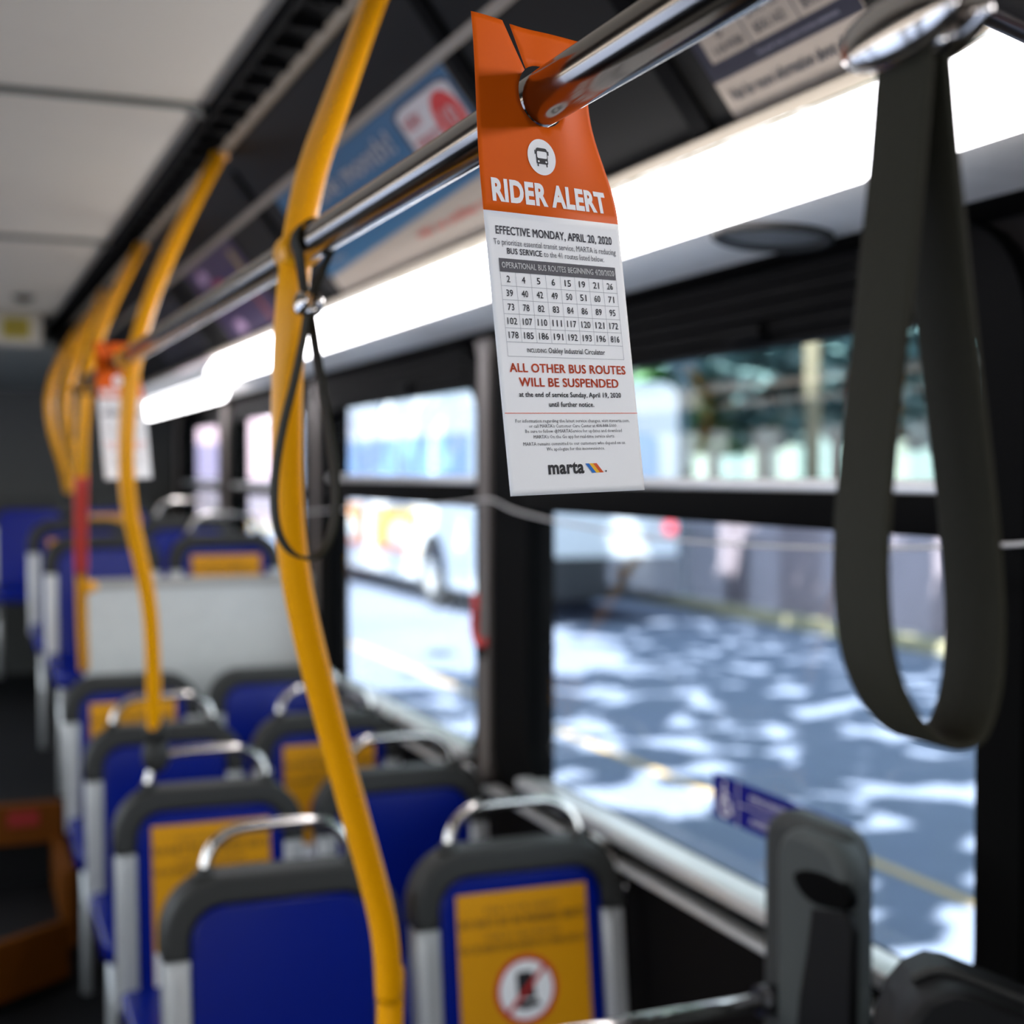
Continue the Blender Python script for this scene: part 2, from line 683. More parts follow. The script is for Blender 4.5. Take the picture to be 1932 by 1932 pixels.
for i, (a, c, oa, oc, z0, z1) in enumerate(WIN):
    root = struct(empty('window_%d' % (i + 1), (XW, (a + c) / 2, z0)))
    b = MB()
    r = 0.075 if i < 2 else 0.06
    zt = 1.93 if i < 2 else 1.90
    b.ring(rrect(oa, oc, z0 - 0.07, zt, (0.12, 0.12, 0.15, 0.15), 8), rrect(a, c, z0, z1, r, 8), to_wall, XW - 0.028, XW + 0.012)
    if i < 2:
        for q in range(4):                     # ridged header of the opening sash
            b.span((XW - 0.040, a + 0.06, z1 + 0.018 + q * 0.026), (XW - 0.026, c - 0.06, z1 + 0.027 + q * 0.026))
        b.span((XW - 0.05, a + 0.5, z1 + 0.012), (XW - 0.03, a + 0.62, z1 + 0.035))
    prt(b, 'frame', BLK, root)
    zb0, zb1 = (1.512, 1.590) if i < 2 else (1.50, 1.55)
    b = MB()
    b.span((XW - 0.035, a - 0.005, zb0), (XW + 0.02, c + 0.005, zb1 - 0.02), bev=0.004)
    prt(b, 'transom', BLK, root)
    b = MB()
    b.span((XW - 0.030, a - 0.004, zb1 - 0.021), (XW + 0.015, c + 0.004, zb1), bev=0.004)
    prt(b, 'transom_cap', ALU, root)
    b = MB()
    b.span((XW + 0.002, a - 0.004, z0 - 0.004), (XW + 0.006, c + 0.004, zb0 + 0.01))
    prt(b, 'pane', GLASS, root)
    b = MB()
    b.span((XW + 0.012, a - 0.004, zb1 - 0.01), (XW + 0.016, c + 0.004, z1 + 0.004))
    prt(b, 'pane', GLASS, root)
    b = MB()
    b.span((XW - 0.062, a + 0.015 if i else a - 0.6, z0 - 0.024), (XW + 0.001, c - 0.015, z0 + 0.003), bev=0.006)
    prt(b, 'sill', ALU, root)
    b = MB()
    b.span((XW - 0.066, oa + 0.03, z0 - 0.068), (XW - 0.02, oc - 0.03, z0 - 0.058), bev=0.003)
    prt(b, 'sill_bead', ALU, root)
k += 1
b = MB()
pl = [(3.265, 0.84), (3.335, 0.84), (3.335, 1.88), (3.36, 1.93), (3.24, 1.93), (3.265, 1.88)]
b.prism(pl, to_wall, XW - 0.035, XW + 0.0, bev=0.006)
struct(b.build('trim_%d' % k, mat('pillar_taupe', (96, 88, 82), 0.5)))
for yy in (5.02, 6.79, 8.28):
    k += 1
    b = MB()
    b.span((XW - 0.035, yy - 0.03, 1.1), (XW, yy + 0.03, 1.93), bev=0.006)
    struct(b.build('trim_%d' % k, mat('pillar_taupe', (96, 88, 82), 0.5)))

# left wall with its windows, front wall with windscreen, back wall
b = MB()
b.span((-1.32, Y0, 0), (-XW, Y1, 0.9))
b.span((-1.32, Y0, 1.82), (-XW, Y1, 1.98))
for yy in (-3.6, -2.0, -0.35, 1.3, 3.0, 4.7, 6.4, 8.1):
    b.span((-1.32, yy, 0.9), (-XW, yy + (0.5 if yy > 8 else 0.17), 1.82))
b.span((-XW - 0.01, Y0, 1.935), (-XW + 0.03, Y1, 1.96))
struct(b.build('wall_left', DARK2))
b = MB()
b.span((-1.3, Y0 - 0.05, -0.05), (1.3, Y0, 0.75))
b.span((-1.3, Y0 - 0.05, 2.1), (1.3, Y0, CZ + 0.1))
for xx in (-1.3, 1.18):
    b.span((xx, Y0 - 0.05, 0.75), (xx + 0.12, Y0, 2.1))
struct(b.build('wall_front', DARK2))
b = MB()
b.span((-1.3, Y1, 0), (1.3, Y1 + 0.06, CZ + 0.1))
b.span((-0.9, Y1 - 0.03, 1.6 - 0.01), (1.25, Y1, 1.6 + 0.02))
struct(b.build('wall_back', mat('wall_back_grey', (62, 62, 58), 0.6)))
b = MB()
b.add([(-1.2, 7.6, CZ - 0.17), (0.50, 7.6, CZ - 0.17), (0.9, Y1, 1.6 + 0.47), (-1.2, Y1, 1.6 + 0.47),
       (-1.2, 7.6, CZ - 0.14), (0.50, 7.6, CZ - 0.14), (0.9, Y1, 1.6 + 0.50), (-1.2, Y1, 1.6 + 0.50)],
      [(0, 1, 2, 3), (4, 5, 6, 7), (0, 1, 5, 4), (1, 2, 6, 5), (2, 3, 7, 6), (3, 0, 4, 7)])
struct(b.build('ceiling_rear', mat('rear_duct_grey', (112, 114, 110), 0.55)))

# rear air unit with its yellow notice
root = empty('air_unit', (-0.1, 7.6, CZ - 0.16))
tag(root, 'pale box hanging from the ceiling at the far end, carrying a small yellow notice', 'air unit')
b = MB()
b.span((-0.9, 7.55, CZ - 0.165), (0.47, 8.2, CZ - 0.001), bev=0.015)
prt(b, 'housing', CEIL, root)
b = MB()
p0, p1 = ony(4, 637, 7.545), ony(56, 600, 7.545)
tw = lambda x, y: V((x, 7.5465, y))
b.add([tw(p0.x, p0.z), tw(p1.x, p0.z), tw(p1.x, p1.z), tw(p0.x, p1.z)], [(0, 1, 2, 3)], 0)
for q in range(4):
    zz = p1.z - (p1.z - p0.z) * (0.2 + 0.2 * q)
    b.add([V((p0.x + 0.015, 7.5455, zz)), V((p1.x - 0.015, 7.5455, zz)), V((p1.x - 0.015, 7.5455, zz + 0.006)), V((p0.x + 0.015, 7.5455, zz + 0.006))], [(0, 1, 2, 3)], 1)
prt(b, 'notice', [mat('notice_yellow', (170, 150, 20), 0.5), INK], root)
pos = V((ony(45, 553, 6.9).x, 6.9, CZ))
b = MB()
b.sphere((0, 0, 0), 0.045, sc=(1, 1, 0.6))
b.tube([(0, 0, 0.0), (0, 0, -0.004)], 0.055, 20)
o = b.build('ceiling_dome', BLK)
o.location = pos
tag(o, 'small black dome on the ceiling in front of the pale air unit', 'dome')

# round speaker in the cove
root = empty('speaker', (1.165, 1.95, 1.955))
c0 = V((1.083, 1.735, P_L1[1] + (P_C1[1] - P_L1[1]) * (1.083 - P_L1[0]) / (P_C1[0] - P_L1[0])))
root.location = c0
tag(root, 'round grey speaker grille set in the pale cove under the light strip', 'speaker')
t = (V((P_C1[0], 0, P_C1[1])) - V((P_L1[0], 0, P_L1[1]))).normalized()
nrm = V((t.z, 0, -t.x))
if nrm.z > 0:
    nrm = -nrm


def disc_pt(rr, a, h):
    return c0 + t * (rr * cos(a)) + V((0, 1, 0)) * (rr * sin(a)) + nrm * h


def lathe(b, prof, mi=0, n=40):
    L = len(prof)
    vs = [disc_pt(r_, 2 * pi * k / n, h) for (r_, h) in prof for k in range(n)]
    fs = [(i * n + k_, i * n + (k_ + 1) % n, (i + 1) * n + (k_ + 1) % n, (i + 1) * n + k_) for i in range(L - 1) for k_ in range(n)]
    b.add(vs, fs, mi, True)


b = MB()
lathe(b, [(0.085, -0.002), (0.085, 0.008), (0.080, 0.011), (0.070, 0.006), (0.068, 0.002)])
prt(b, 'bezel', GREYT, root)
b = MB()
lathe(b, [(0.068, 0.003), (0.04, 0.006), (0.001, 0.007)])
prt(b, 'grille', mat('speaker_grey', (122, 122, 120), 0.6), root)

# ------------------------------------------------------------------ steps to the raised rear
root = empty('aisle_step', (0.1, 4.6, 0))
tag(root, 'yellow-edged step at the foot of the raised rear section of the aisle', 'step')
b = MB()
b.prism([(-0.55, 4.30), (0.10, 4.42), (0.35, 4.62), (0.35, 5.1), (-0.55, 5.1)], lambda x, y, d: V((x, y, d)), 0.20, 0.0, bev=0.004)
prt(b, 'tread', FLOOR, root)
b = MB()
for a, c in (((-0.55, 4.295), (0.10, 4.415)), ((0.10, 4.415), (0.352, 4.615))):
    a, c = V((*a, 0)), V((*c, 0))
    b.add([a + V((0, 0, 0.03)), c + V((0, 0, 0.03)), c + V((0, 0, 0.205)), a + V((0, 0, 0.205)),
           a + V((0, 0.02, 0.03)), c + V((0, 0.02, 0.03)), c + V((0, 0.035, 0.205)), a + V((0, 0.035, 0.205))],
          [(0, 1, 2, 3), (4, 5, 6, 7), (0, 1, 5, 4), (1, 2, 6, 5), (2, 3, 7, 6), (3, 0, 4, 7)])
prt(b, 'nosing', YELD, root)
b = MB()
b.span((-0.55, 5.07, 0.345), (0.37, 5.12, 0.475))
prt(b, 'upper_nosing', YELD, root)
b = MB()
p = ony(44, 1545, 5.065)
b.span((p.x - 0.05, 5.064, p.z - 0.025), (p.x + 0.05, 5.068, p.z + 0.025))
prt(b, 'red_label', mat('label_red', (150, 24, 22), 0.5), root)
b = MB()
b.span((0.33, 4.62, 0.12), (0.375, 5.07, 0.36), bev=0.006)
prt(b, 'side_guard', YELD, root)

# ------------------------------------------------------------------ advertising cards
def card(name, ya, yb, t0, t1, label, face_mi, extra, mats, cat='poster'):
    root = empty(name, slope_at(yb, t1))
    tag(root, label, cat)
    b = MB()
    q = [slope_at(y, t, l) for l in (0.0012, 0.003) for (y, t) in ((ya, t0), (yb, t0), (yb, t1), (ya, t1))]
    b.add(q, [(0, 1, 2, 3), (4, 5, 6, 7), (0, 1, 5, 4), (1, 2, 6, 5), (2, 3, 7, 6), (3, 0, 4, 7)], 0)
    prt(b, 'card', mats[0], root)
    b = MB()
    extra(b, lambda u, v, lift=0.0: slope_at(yb + (ya - yb) * u, t0 + (t1 - t0) * v, 0.0034 + lift))
    prt(b, 'printing', mats, root)
    return root


def rect(b, P, u0, u1, v0, v1, mi, lift=0.0):
    b.add([P(u0, v0, lift), P(u1, v0, lift), P(u1, v1, lift), P(u0, v1, lift)], [(0, 1, 2, 3)], mi)


def poly(b, P, pts, mi, lift=0.0):
    b.add([P(u, v, lift) for u, v in pts], [tuple(range(len(pts)))], mi)


def txt(b, P, s, u0, u1, vb, cap, mi, bold=0.0, lift=0.0006):
    b.text(s, lambda x, y: P(x, vb - (y), lift), u0, u1, 0.0, cap, mi, bold)


def ad_teal(b, P):
    poly(b, P, [(0, 0), (1, 0), (1, 0.65), (0, 0.82)], 1)
    poly(b, P, [(u, v) for u, v in rrect(0.745, 0.99, 0.045, 0.62, 0.06)], 4, 0.0003)
    poly(b, P, [(u, v) for u, v in rrect(0.757, 0.985, 0.065, 0.59, 0.05)], 2, 0.0006)
    txt(b, P, 'NEW', 0.775, 0.84, 0.22, 0.09, 3, 0.02, 0.0009)
    txt(b, P, 'SERVICE', 0.775, 0.875, 0.37, 0.09, 3, 0.02, 0.0009)
    poly(b, P, [(0.93 + 0.05 * cos(a * pi / 12), 0.27 + 0.17 * sin(a * pi / 12)) for a in range(24)], 3, 0.0009)
    txt(b, P, '10', 0.908, 0.955, 0.34, 0.13, 2, 0.02, 0.0012)
    txt(b, P, 'all the month!', 0.12, 0.69, 0.26, 0.16, 2, 0.02)
    txt(b, P, 'for details', 0.04, 0.16, 0.72, 0.04, 2, 0.01)
    txt(b, P, 'visit us online today', 0.55, 0.95, 0.86, 0.07, 3, 0.01)


card('poster', 2.19, 3.42, 0.35, 0.982, 'teal and beige poster with white lettering, behind the nearest yellow pole', 0, ad_teal, [BEIGE, TEAL, ADW, RED, NAVY])


def ad_info(b, P):
    rect(b, P, 0, 1.0, 0, 0.816, 1)
    rect(b, P, 0.07, 0.95, 0.0, 0.735, 0, 0.0003)
    for u in (0.36, 0.68):
        rect(b, P, u, u + 0.008, 0.0, 0.735, 2, 0.0005)
    for v in (0.2, 0.36, 0.52):
        rect(b, P, 0.07, 0.95, v, v + 0.003, 2, 0.0005)
    for s_, a, c, v in (('5', 0.19, 0.23, 0.645), ('6 OR MORE', 0.12, 0.33, 0.715), ('4', 0.19, 0.23, 0.56), ('$44,702', 0.42, 0.62, 0.63), ('$50,162', 0.42, 0.62, 0.705),
                        ('$49,165', 0.73, 0.92, 0.63), ('$55,590', 0.73, 0.92, 0.705)):
        txt(b, P, s_, a, c, v, 0.042, 2, 0.01)
    txt(b, P, 'See your most recent income statement', 0.36, 0.88, 0.785, 0.022, 3, 0.0)
    txt(b, P, 'Visit for more information about eligibility', 0.06, 0.975, 0.922, 0.058, 2, 0.02)


card('poster', 1.245, 1.555, 0.35, 0.982, 'beige and navy income table poster at the top, beside the near hanging strap', 0, ad_info, [BEIGE, NAVY, mat('ink_slate', (44, 48, 60), 0.6), mat('ink_mist', (130, 128, 140), 0.6)])


def ad_purple(b, P):
    rect(b, P, 0.0, 1.0, 0.0, 1.0, 0)
    rect(b, P, 0.86, 0.92, 0.1, 0.55, 1, 0.0004)
    rect(b, P, 0.80, 0.84, 0.6, 0.95, 3, 0.0004)
    poly(b, P, [(0.42 + 0.12 * cos(a * pi / 10), 0.42 + 0.14 * sin(a * pi / 10)) for a in range(20)], 2, 0.0004)
    poly(b, P, [(0.25 + 0.10 * cos(a * pi / 10), 0.18 + 0.09 * sin(a * pi / 10)) for a in range(20)], 4, 0.0004)
    poly(b, P, [(0.30 + 0.09 * cos(a * pi / 10), 0.86 + 0.09 * sin(a * pi / 10)) for a in range(20)], 4, 0.0004)


card('poster', 4.03, 4.82, 0.35, 0.975, 'purple poster with a red spot, seen past the second yellow pole', 0, ad_purple, [PURP, mat('ad_ochre', (140, 120, 60), 0.5), mat('ad_crimson', (150, 40, 70), 0.5), mat('ad_rust', (140, 60, 40), 0.5), mat('ad_mauve', (160, 130, 160), 0.5)])


def ad_dark(b, P):
    rect(b, P, 0.08, 0.92, 0.1, 0.9, 1)
    poly(b, P, [(0.4 + 0.12 * cos(a * pi / 10), 0.5 + 0.2 * sin(a * pi / 10)) for a in range(20)], 2, 0.0004)


card('poster', 5.15, 6.3, 0.35, 0.975, 'dark poster with a faint mauve spot, last in the row towards the rear', 0, ad_dark, [DARK, mat('ad_ink', (28, 26, 32), 0.5), mat('ad_faint', (90, 80, 92), 0.5)])

# ------------------------------------------------------------------ grab rail, poles
RX, RZ, RR = 0.3446, 1.829, 0.0165


def rail_y(px, py):
    return onx(px, py, RX).y


PY1 = 1.465
root = empty('grab_rail', (RX, PY1, RZ))
tag(root, 'long polished steel rail running overhead from front to rear', 'rail')
b = MB()
b.tube([(RX, -0.9, RZ), (RX, 1.0, RZ), (RX, 2.4, RZ), (RX, 3.92, RZ)], RR, 32)
prt(b, 'tube', RSTEEL, root)
for yy in (PY1, 2.955, 3.9):
    b = MB()
    b.tube([(RX, yy - 0.028, RZ), (RX, yy + 0.028, RZ)], 0.0205, 24)
    prt(b, 'clamp', YEL, root)


def pole(pts, Y, label, lean=0.5, low=0.0, bottom=None, rad=0.0165, parts=None, grp='yellow poles down the aisle'):
    yr = 480 if Y < 2 else 680
    yt = pts[0][1]
    yb = pts[-1][1]
    path = []
    for px, py in pts:
        y = Y
        if py < yr:
            q = (yr - py) / max(1, (yr - yt))
            y = Y + lean * q * q * (1.6 - 0.6 * q)
        elif py > yr + 150:
            q = (py - yr - 150) / max(1, (yb - yr - 150))
            y = Y + low * q
        path.append(ony(px, py, y))
    for _ in range(2):
        path = [path[0]] + [(path[i - 1] + path[i] * 2 + path[i + 1]) / 4 for i in range(1, len(path) - 1)] + [path[-1]]
    if bottom:
        path = path + [V(bottom)]
    root = empty('stanchion', tuple(path[-1]))
    tag(root, label, 'pole', grp)
    b = MB()
    root_path = smooth(path, 7)
    b.tube(root_path, rad, 24)
    prt(b, 'tube', YEL, root)
    b = MB()
    b.tube([path[0] + V((0, 0, 0.004)), path[0] - V((0, 0, 0.008))], 0.021, 20)
    prt(b, 'flange', YEL, root)
    if parts:
        parts(root, root_path)
    return root


pole([(753, -104), (728, -50), (703, 0), (675, 80), (650, 157), (622, 230), (597, 285), (579, 350), (566, 420), (555, 500), (545, 600), (541, 700), (540, 800), (541, 920), (544, 1000),
      (554, 1090), (576, 1190), (605, 1300), (637, 1420), (662, 1510), (690, 1610), (712, 1690), (727, 1745), (733, 1800), (734, 1870), (735, 1960)], PY1,
     'nearest and thickest yellow pole, bending down past the left seat of the front row', lean=0.59, low=0.2, bottom=(0.47, PY1 + 0.2, 0.0))


def grip(root, pth):
    b = MB()
    a = ony(294, 1395, 3.22)
    b.tube([a + V((0, 0, 0.05)), a - V((0, 0, 0.005))], 0.024, 16)
    b.sphere(a - V((0, 0.0, 0.035)), 0.034, sc=(0.9, 0.8, 1.2))
    prt(b, 'foot_clamp', GREYT, root)


pole([(414, 292), (372, 365), (327, 455), (292, 535), (268, 605), (250, 675), (240, 745), (235, 840), (236, 920), (243, 965), (258, 1030), (277, 1100), (288, 1150), (290, 1230), (291, 1395)],
     2.955, 'second yellow pole, its foot clamped to a seat handle in the second row', lean=0.55, low=0.27, parts=grip)


def farfoot(root, pth):
    b = MB()
    a = ony(130, 930, 6.24)
    b.tube([a + V((0, 0, 0.05)), a - V((0, 0, 0.04))], 0.024, 14)
    b.sphere(a - V((0, 0, 0.06)), 0.032, sc=(0.9, 0.8, 1.3))
    prt(b, 'foot_clamp', GREYT, root)


def redband(root, pth):
    b = MB()
    za, zb = ony(152, 887, 3.98).z, ony(152, 1085, 4.35).z
    b.tube([p for p in pth if zb < p.z < za], 0.0182, 20)
    o = prt(b, 'red_sleeve', mat('sleeve_red', (214, 66, 50), 0.5, var=0.25, scale=25), root)
    o['label'] = 'red striped sleeve'
    b = MB()
    a = min(pth, key=lambda p: abs(p.z - ony(155, 1103, 4.38).z))
    b.tube([a, a + V((0.045, 0.0, 0.0))], [0.026, 0.012], 14)
    prt(b, 'panel_clamp', YEL, root)
    b = MB()
    a = ony(157, 735, 3.9)
    b.tube([a + V((-0.03, 0, 0)), a + V((0.03, 0, 0))], 0.012, 12)
    prt(b, 'rail_clamp', GREYT, root)


pole([(266, 464), (240, 510), (207, 575), (180, 630), (163, 700), (156, 770), (153, 850), (152, 960), (152, 1085), (155, 1180), (159, 1262)], 3.9,
     'third yellow pole, wearing a red striped sleeve beside the white panel', lean=0.9, low=0.76, parts=redband)
pole([(196, 552), (165, 610), (138, 675), (122, 735), (120, 775), (128, 815), (140, 850), (146, 900), (150, 950), (152, 1008)], 4.95,
     'slim yellow pole just left of the red-sleeved one', lean=0.8, low=0.58)
pole([(165, 598), (124, 650), (99, 698), (85, 756), (92, 795), (108, 845), (122, 880), (128, 905), (130, 930)], 6.0,
     'farthest yellow pole, bowing out furthest to the left', lean=0.8, low=0.24, parts=farfoot)
b = MB()
b.tube(smooth([ony(182, 625, 4.9), ony(155, 700, 4.9), ony(141, 790, 4.9), ony(140, 830, 4.9)], 6), 0.007, 10)
tag(b.build('pull_cord', GREYT), 'thin grey cord hanging between the slim yellow poles at the rear', 'cord')

# top right tube
root = empty('cross_tube', tuple(onx(1880, 20, 0.62)))
tag(root, 'dark steel tube slanting across the top right corner', 'rail')
b = MB()
b.tube(smooth([ond for ond in (EYE + ray(1780, -45) * 0.86, EYE + ray(1850, -5) * 0.84, EYE + ray(1932, 33) * 0.82, EYE + ray(2080, 100) * 0.78)], 5), 0.0125, 20)
prt(b, 'tube', GUN, root)


# ------------------------------------------------------------------ hanging straps
def strap(up, loop, clip, Y, width, thick, label, cl=1.0, ln=1.0):
    root = empty('hanging_strap', tuple(ony(*clip, Y)))
    tag(root, label, 'strap', 'hanging straps on the rail')
    b = MB()
    b.ribbon(smooth([ony(px, py, Y) for px, py in loop], 7), (0, 1, 0), width, thick)
    prt(b, 'loop', STRAP, root)
    c = ony(*clip, Y)
    b = MB()
    rr = RR + 0.003
    top = []
    for a in range(0, 19):
        an = radians(-35 + a * 250 / 18)
        top.append(V((RX + rr * cos(an), Y, RZ + rr * sin(an))))
    pth = [c + V((0.004, 0, 0.01))] + top + [c + V((-0.004, 0, 0.01))]
    b.ribbon(pth, (0, 1, 0), width, thick)
    prt(b, 'rail_loop', STRAP, root)
    b = MB()
    for s in (-1, 1):
        b.sphere(c + V((s * 0.0078, 0, 0.0)), 1.0, n=12, sc=(0.0062 * cl, 0.0195 * cl * ln, 0.0125 * cl))
    b.sphere(c + V((0, -width * 0.42, -0.008)), 0.0055 * cl, n=8)
    prt(b, 'clip', CHR, root)
    return root


lp1 = [(581, 585), (572, 640), (555, 720), (535, 800), (521, 880), (517, 945), (524, 1000), (545, 1038), (574, 1053), (602, 1046), (623, 1012), (633, 955), (630, 880), (614, 770), (599, 680), (588, 610), (583, 585)]
strap(None, lp1, (582, 573), 1.395, 0.030, 0.0030, 'thin dark strap hanging edge-on beside the nearest yellow pole')
lp2 = [(1714, 75), (1706, 140), (1693, 300), (1664, 600), (1633, 900), (1624, 1080), (1637, 1230), (1672, 1325), (1722, 1382), (1768, 1396), (1806, 1374), (1832, 1290), (1838, 1160),
       (1828, 1000), (1812, 850), (1783, 600), (1752, 300), (1738, 140), (1730, 75)]
r2 = strap(None, lp2, (1722, 58), 0.452, 0.033, 0.0034, 'large dark grey webbing strap hanging in the right foreground', 1.15, 1.55)
b = MB()
# stitched badge low on the inner face of the near strap
c = ony(1808, 1345, 0.452)
cp = smooth([ony(1809, 1372, 0.455), ony(1825, 1310, 0.455)], 4)
nr = (cp[-1] - cp[0]).normalized()
out = V((0, 1, 0)).cross(nr).normalized()
if out.dot(EYE - c) < 0:
    out = -out
arc = [cp[2] + V((0, 1, 0)) * (0.010 * cos(a * pi / 8)) + nr * (0.009 * sin(a * pi / 8) - 0.003) + out * 0.0023 for a in range(9)]
b.tube(arc + [arc[0]], 0.0007, 6)
prt(b, 'stitched_badge', mat('stitch_grey', (104, 102, 94), 0.6), r2)

# ------------------------------------------------------------------ the rider alert tags
TO = V((0.35907929, 0.79033399, 1.58725229))
TU = V((0.956104, 0.2918995, 0.02568679))
TV_ = V((-0.05912647, 0.10632101, 0.99257237))
TN = TU.cross(TV_).normalized()
TV_ = TN.cross(TU).normalized()
TH_ = 0.2870
HC, HR = (0.0, 0.2452), 0.0192


def sm01(x):
    x = max(0.0, min(1.0, x))
    return x * x * (3 - 2 * x)


def tag_pt(u, v, off=0.0):
    d = 0.0
    k_ = sm01((v - 0.185) / 0.10)
    if u > 0:
        d -= 0.017 * sm01((u - 0.006) / 0.048) * sm01((v - 0.17) / 0.08) * (1 - 0.85 * sm01((v - 0.252) / 0.03))
    if v > HC[1] and u > -0.0245 + (TH_ - v) / (TH_ - 0.2605) * 0.013:
        d -= 0.03 * (v - HC[1]) * sm01((v - HC[1]) / 0.02)
    if u < 0:
        d += 0.006 * k_ * sm01(-u / 0.054)
    return TO + TU * u + TV_ * v + TN * (d + off)


def make_tag_meshes():
    n = 36
    hole = [(HC[0] + HR * cos(a), HC[1] + HR * sin(a)) for a in [radians(127 - 3) - (radians(360 - 6)) * i / n for i in range(n + 1)]]
    # hole runs clockwise from just right of the slit, round the bottom, to just left of it
    W2 = 0.054
    sl_l, sl_r = (-0.0285, TH_), (-0.0208, TH_)

    def edge(a, c, k_):
        return [(a[0] + (c[0] - a[0]) * i / k_, a[1] + (c[1] - a[1]) * i / k_) for i in range(k_)]
    VB = 0.1698
    out = []
    out += edge((-W2, TH_), (-W2, VB), 20)
    out += edge((-W2, VB), (-W2, 0), 20)
    out += edge((-W2, 0), (W2, 0), 20)
    out += edge((W2, 0), (W2, VB), 20)
    out += edge((W2, VB), (W2, TH_), 20)
    out += edge((W2, TH_), sl_r, 14)
    out += edge(sl_r, hole[0], 8)
    out += hole[:-1]
    out += edge(hole[-1], sl_l, 8)
    out += edge(sl_l, (-W2, TH_), 6)
    vs = [V(p) for p in out]
    no = len(vs)
    gx = [-0.0505 + 0.0034 * i for i in range(31)]
    gy = [0.004 + 0.0049 * j for j in range(58)]
    for x in gx:
        for y in gy:
            if (x - HC[0]) ** 2 + (y - HC[1]) ** 2 < (HR + 0.002) ** 2:
                continue
            if y > HC[1] and abs(x - (-0.0245 + (TH_ - y) / (TH_ - 0.2605) * 0.013)) < 0.0055:
                continue
            if abs(y - VB) < 0.002 or y > TH_ - 0.002:
                continue
            vs.append(V((x, y)))
    il, ir = 20, 20 + 20 + 20 + 20
    res = delaunay_2d_cdt(vs, [(il, ir)], [list(range(no))], 1, 1e-7)
    return res[0], res[2], VB


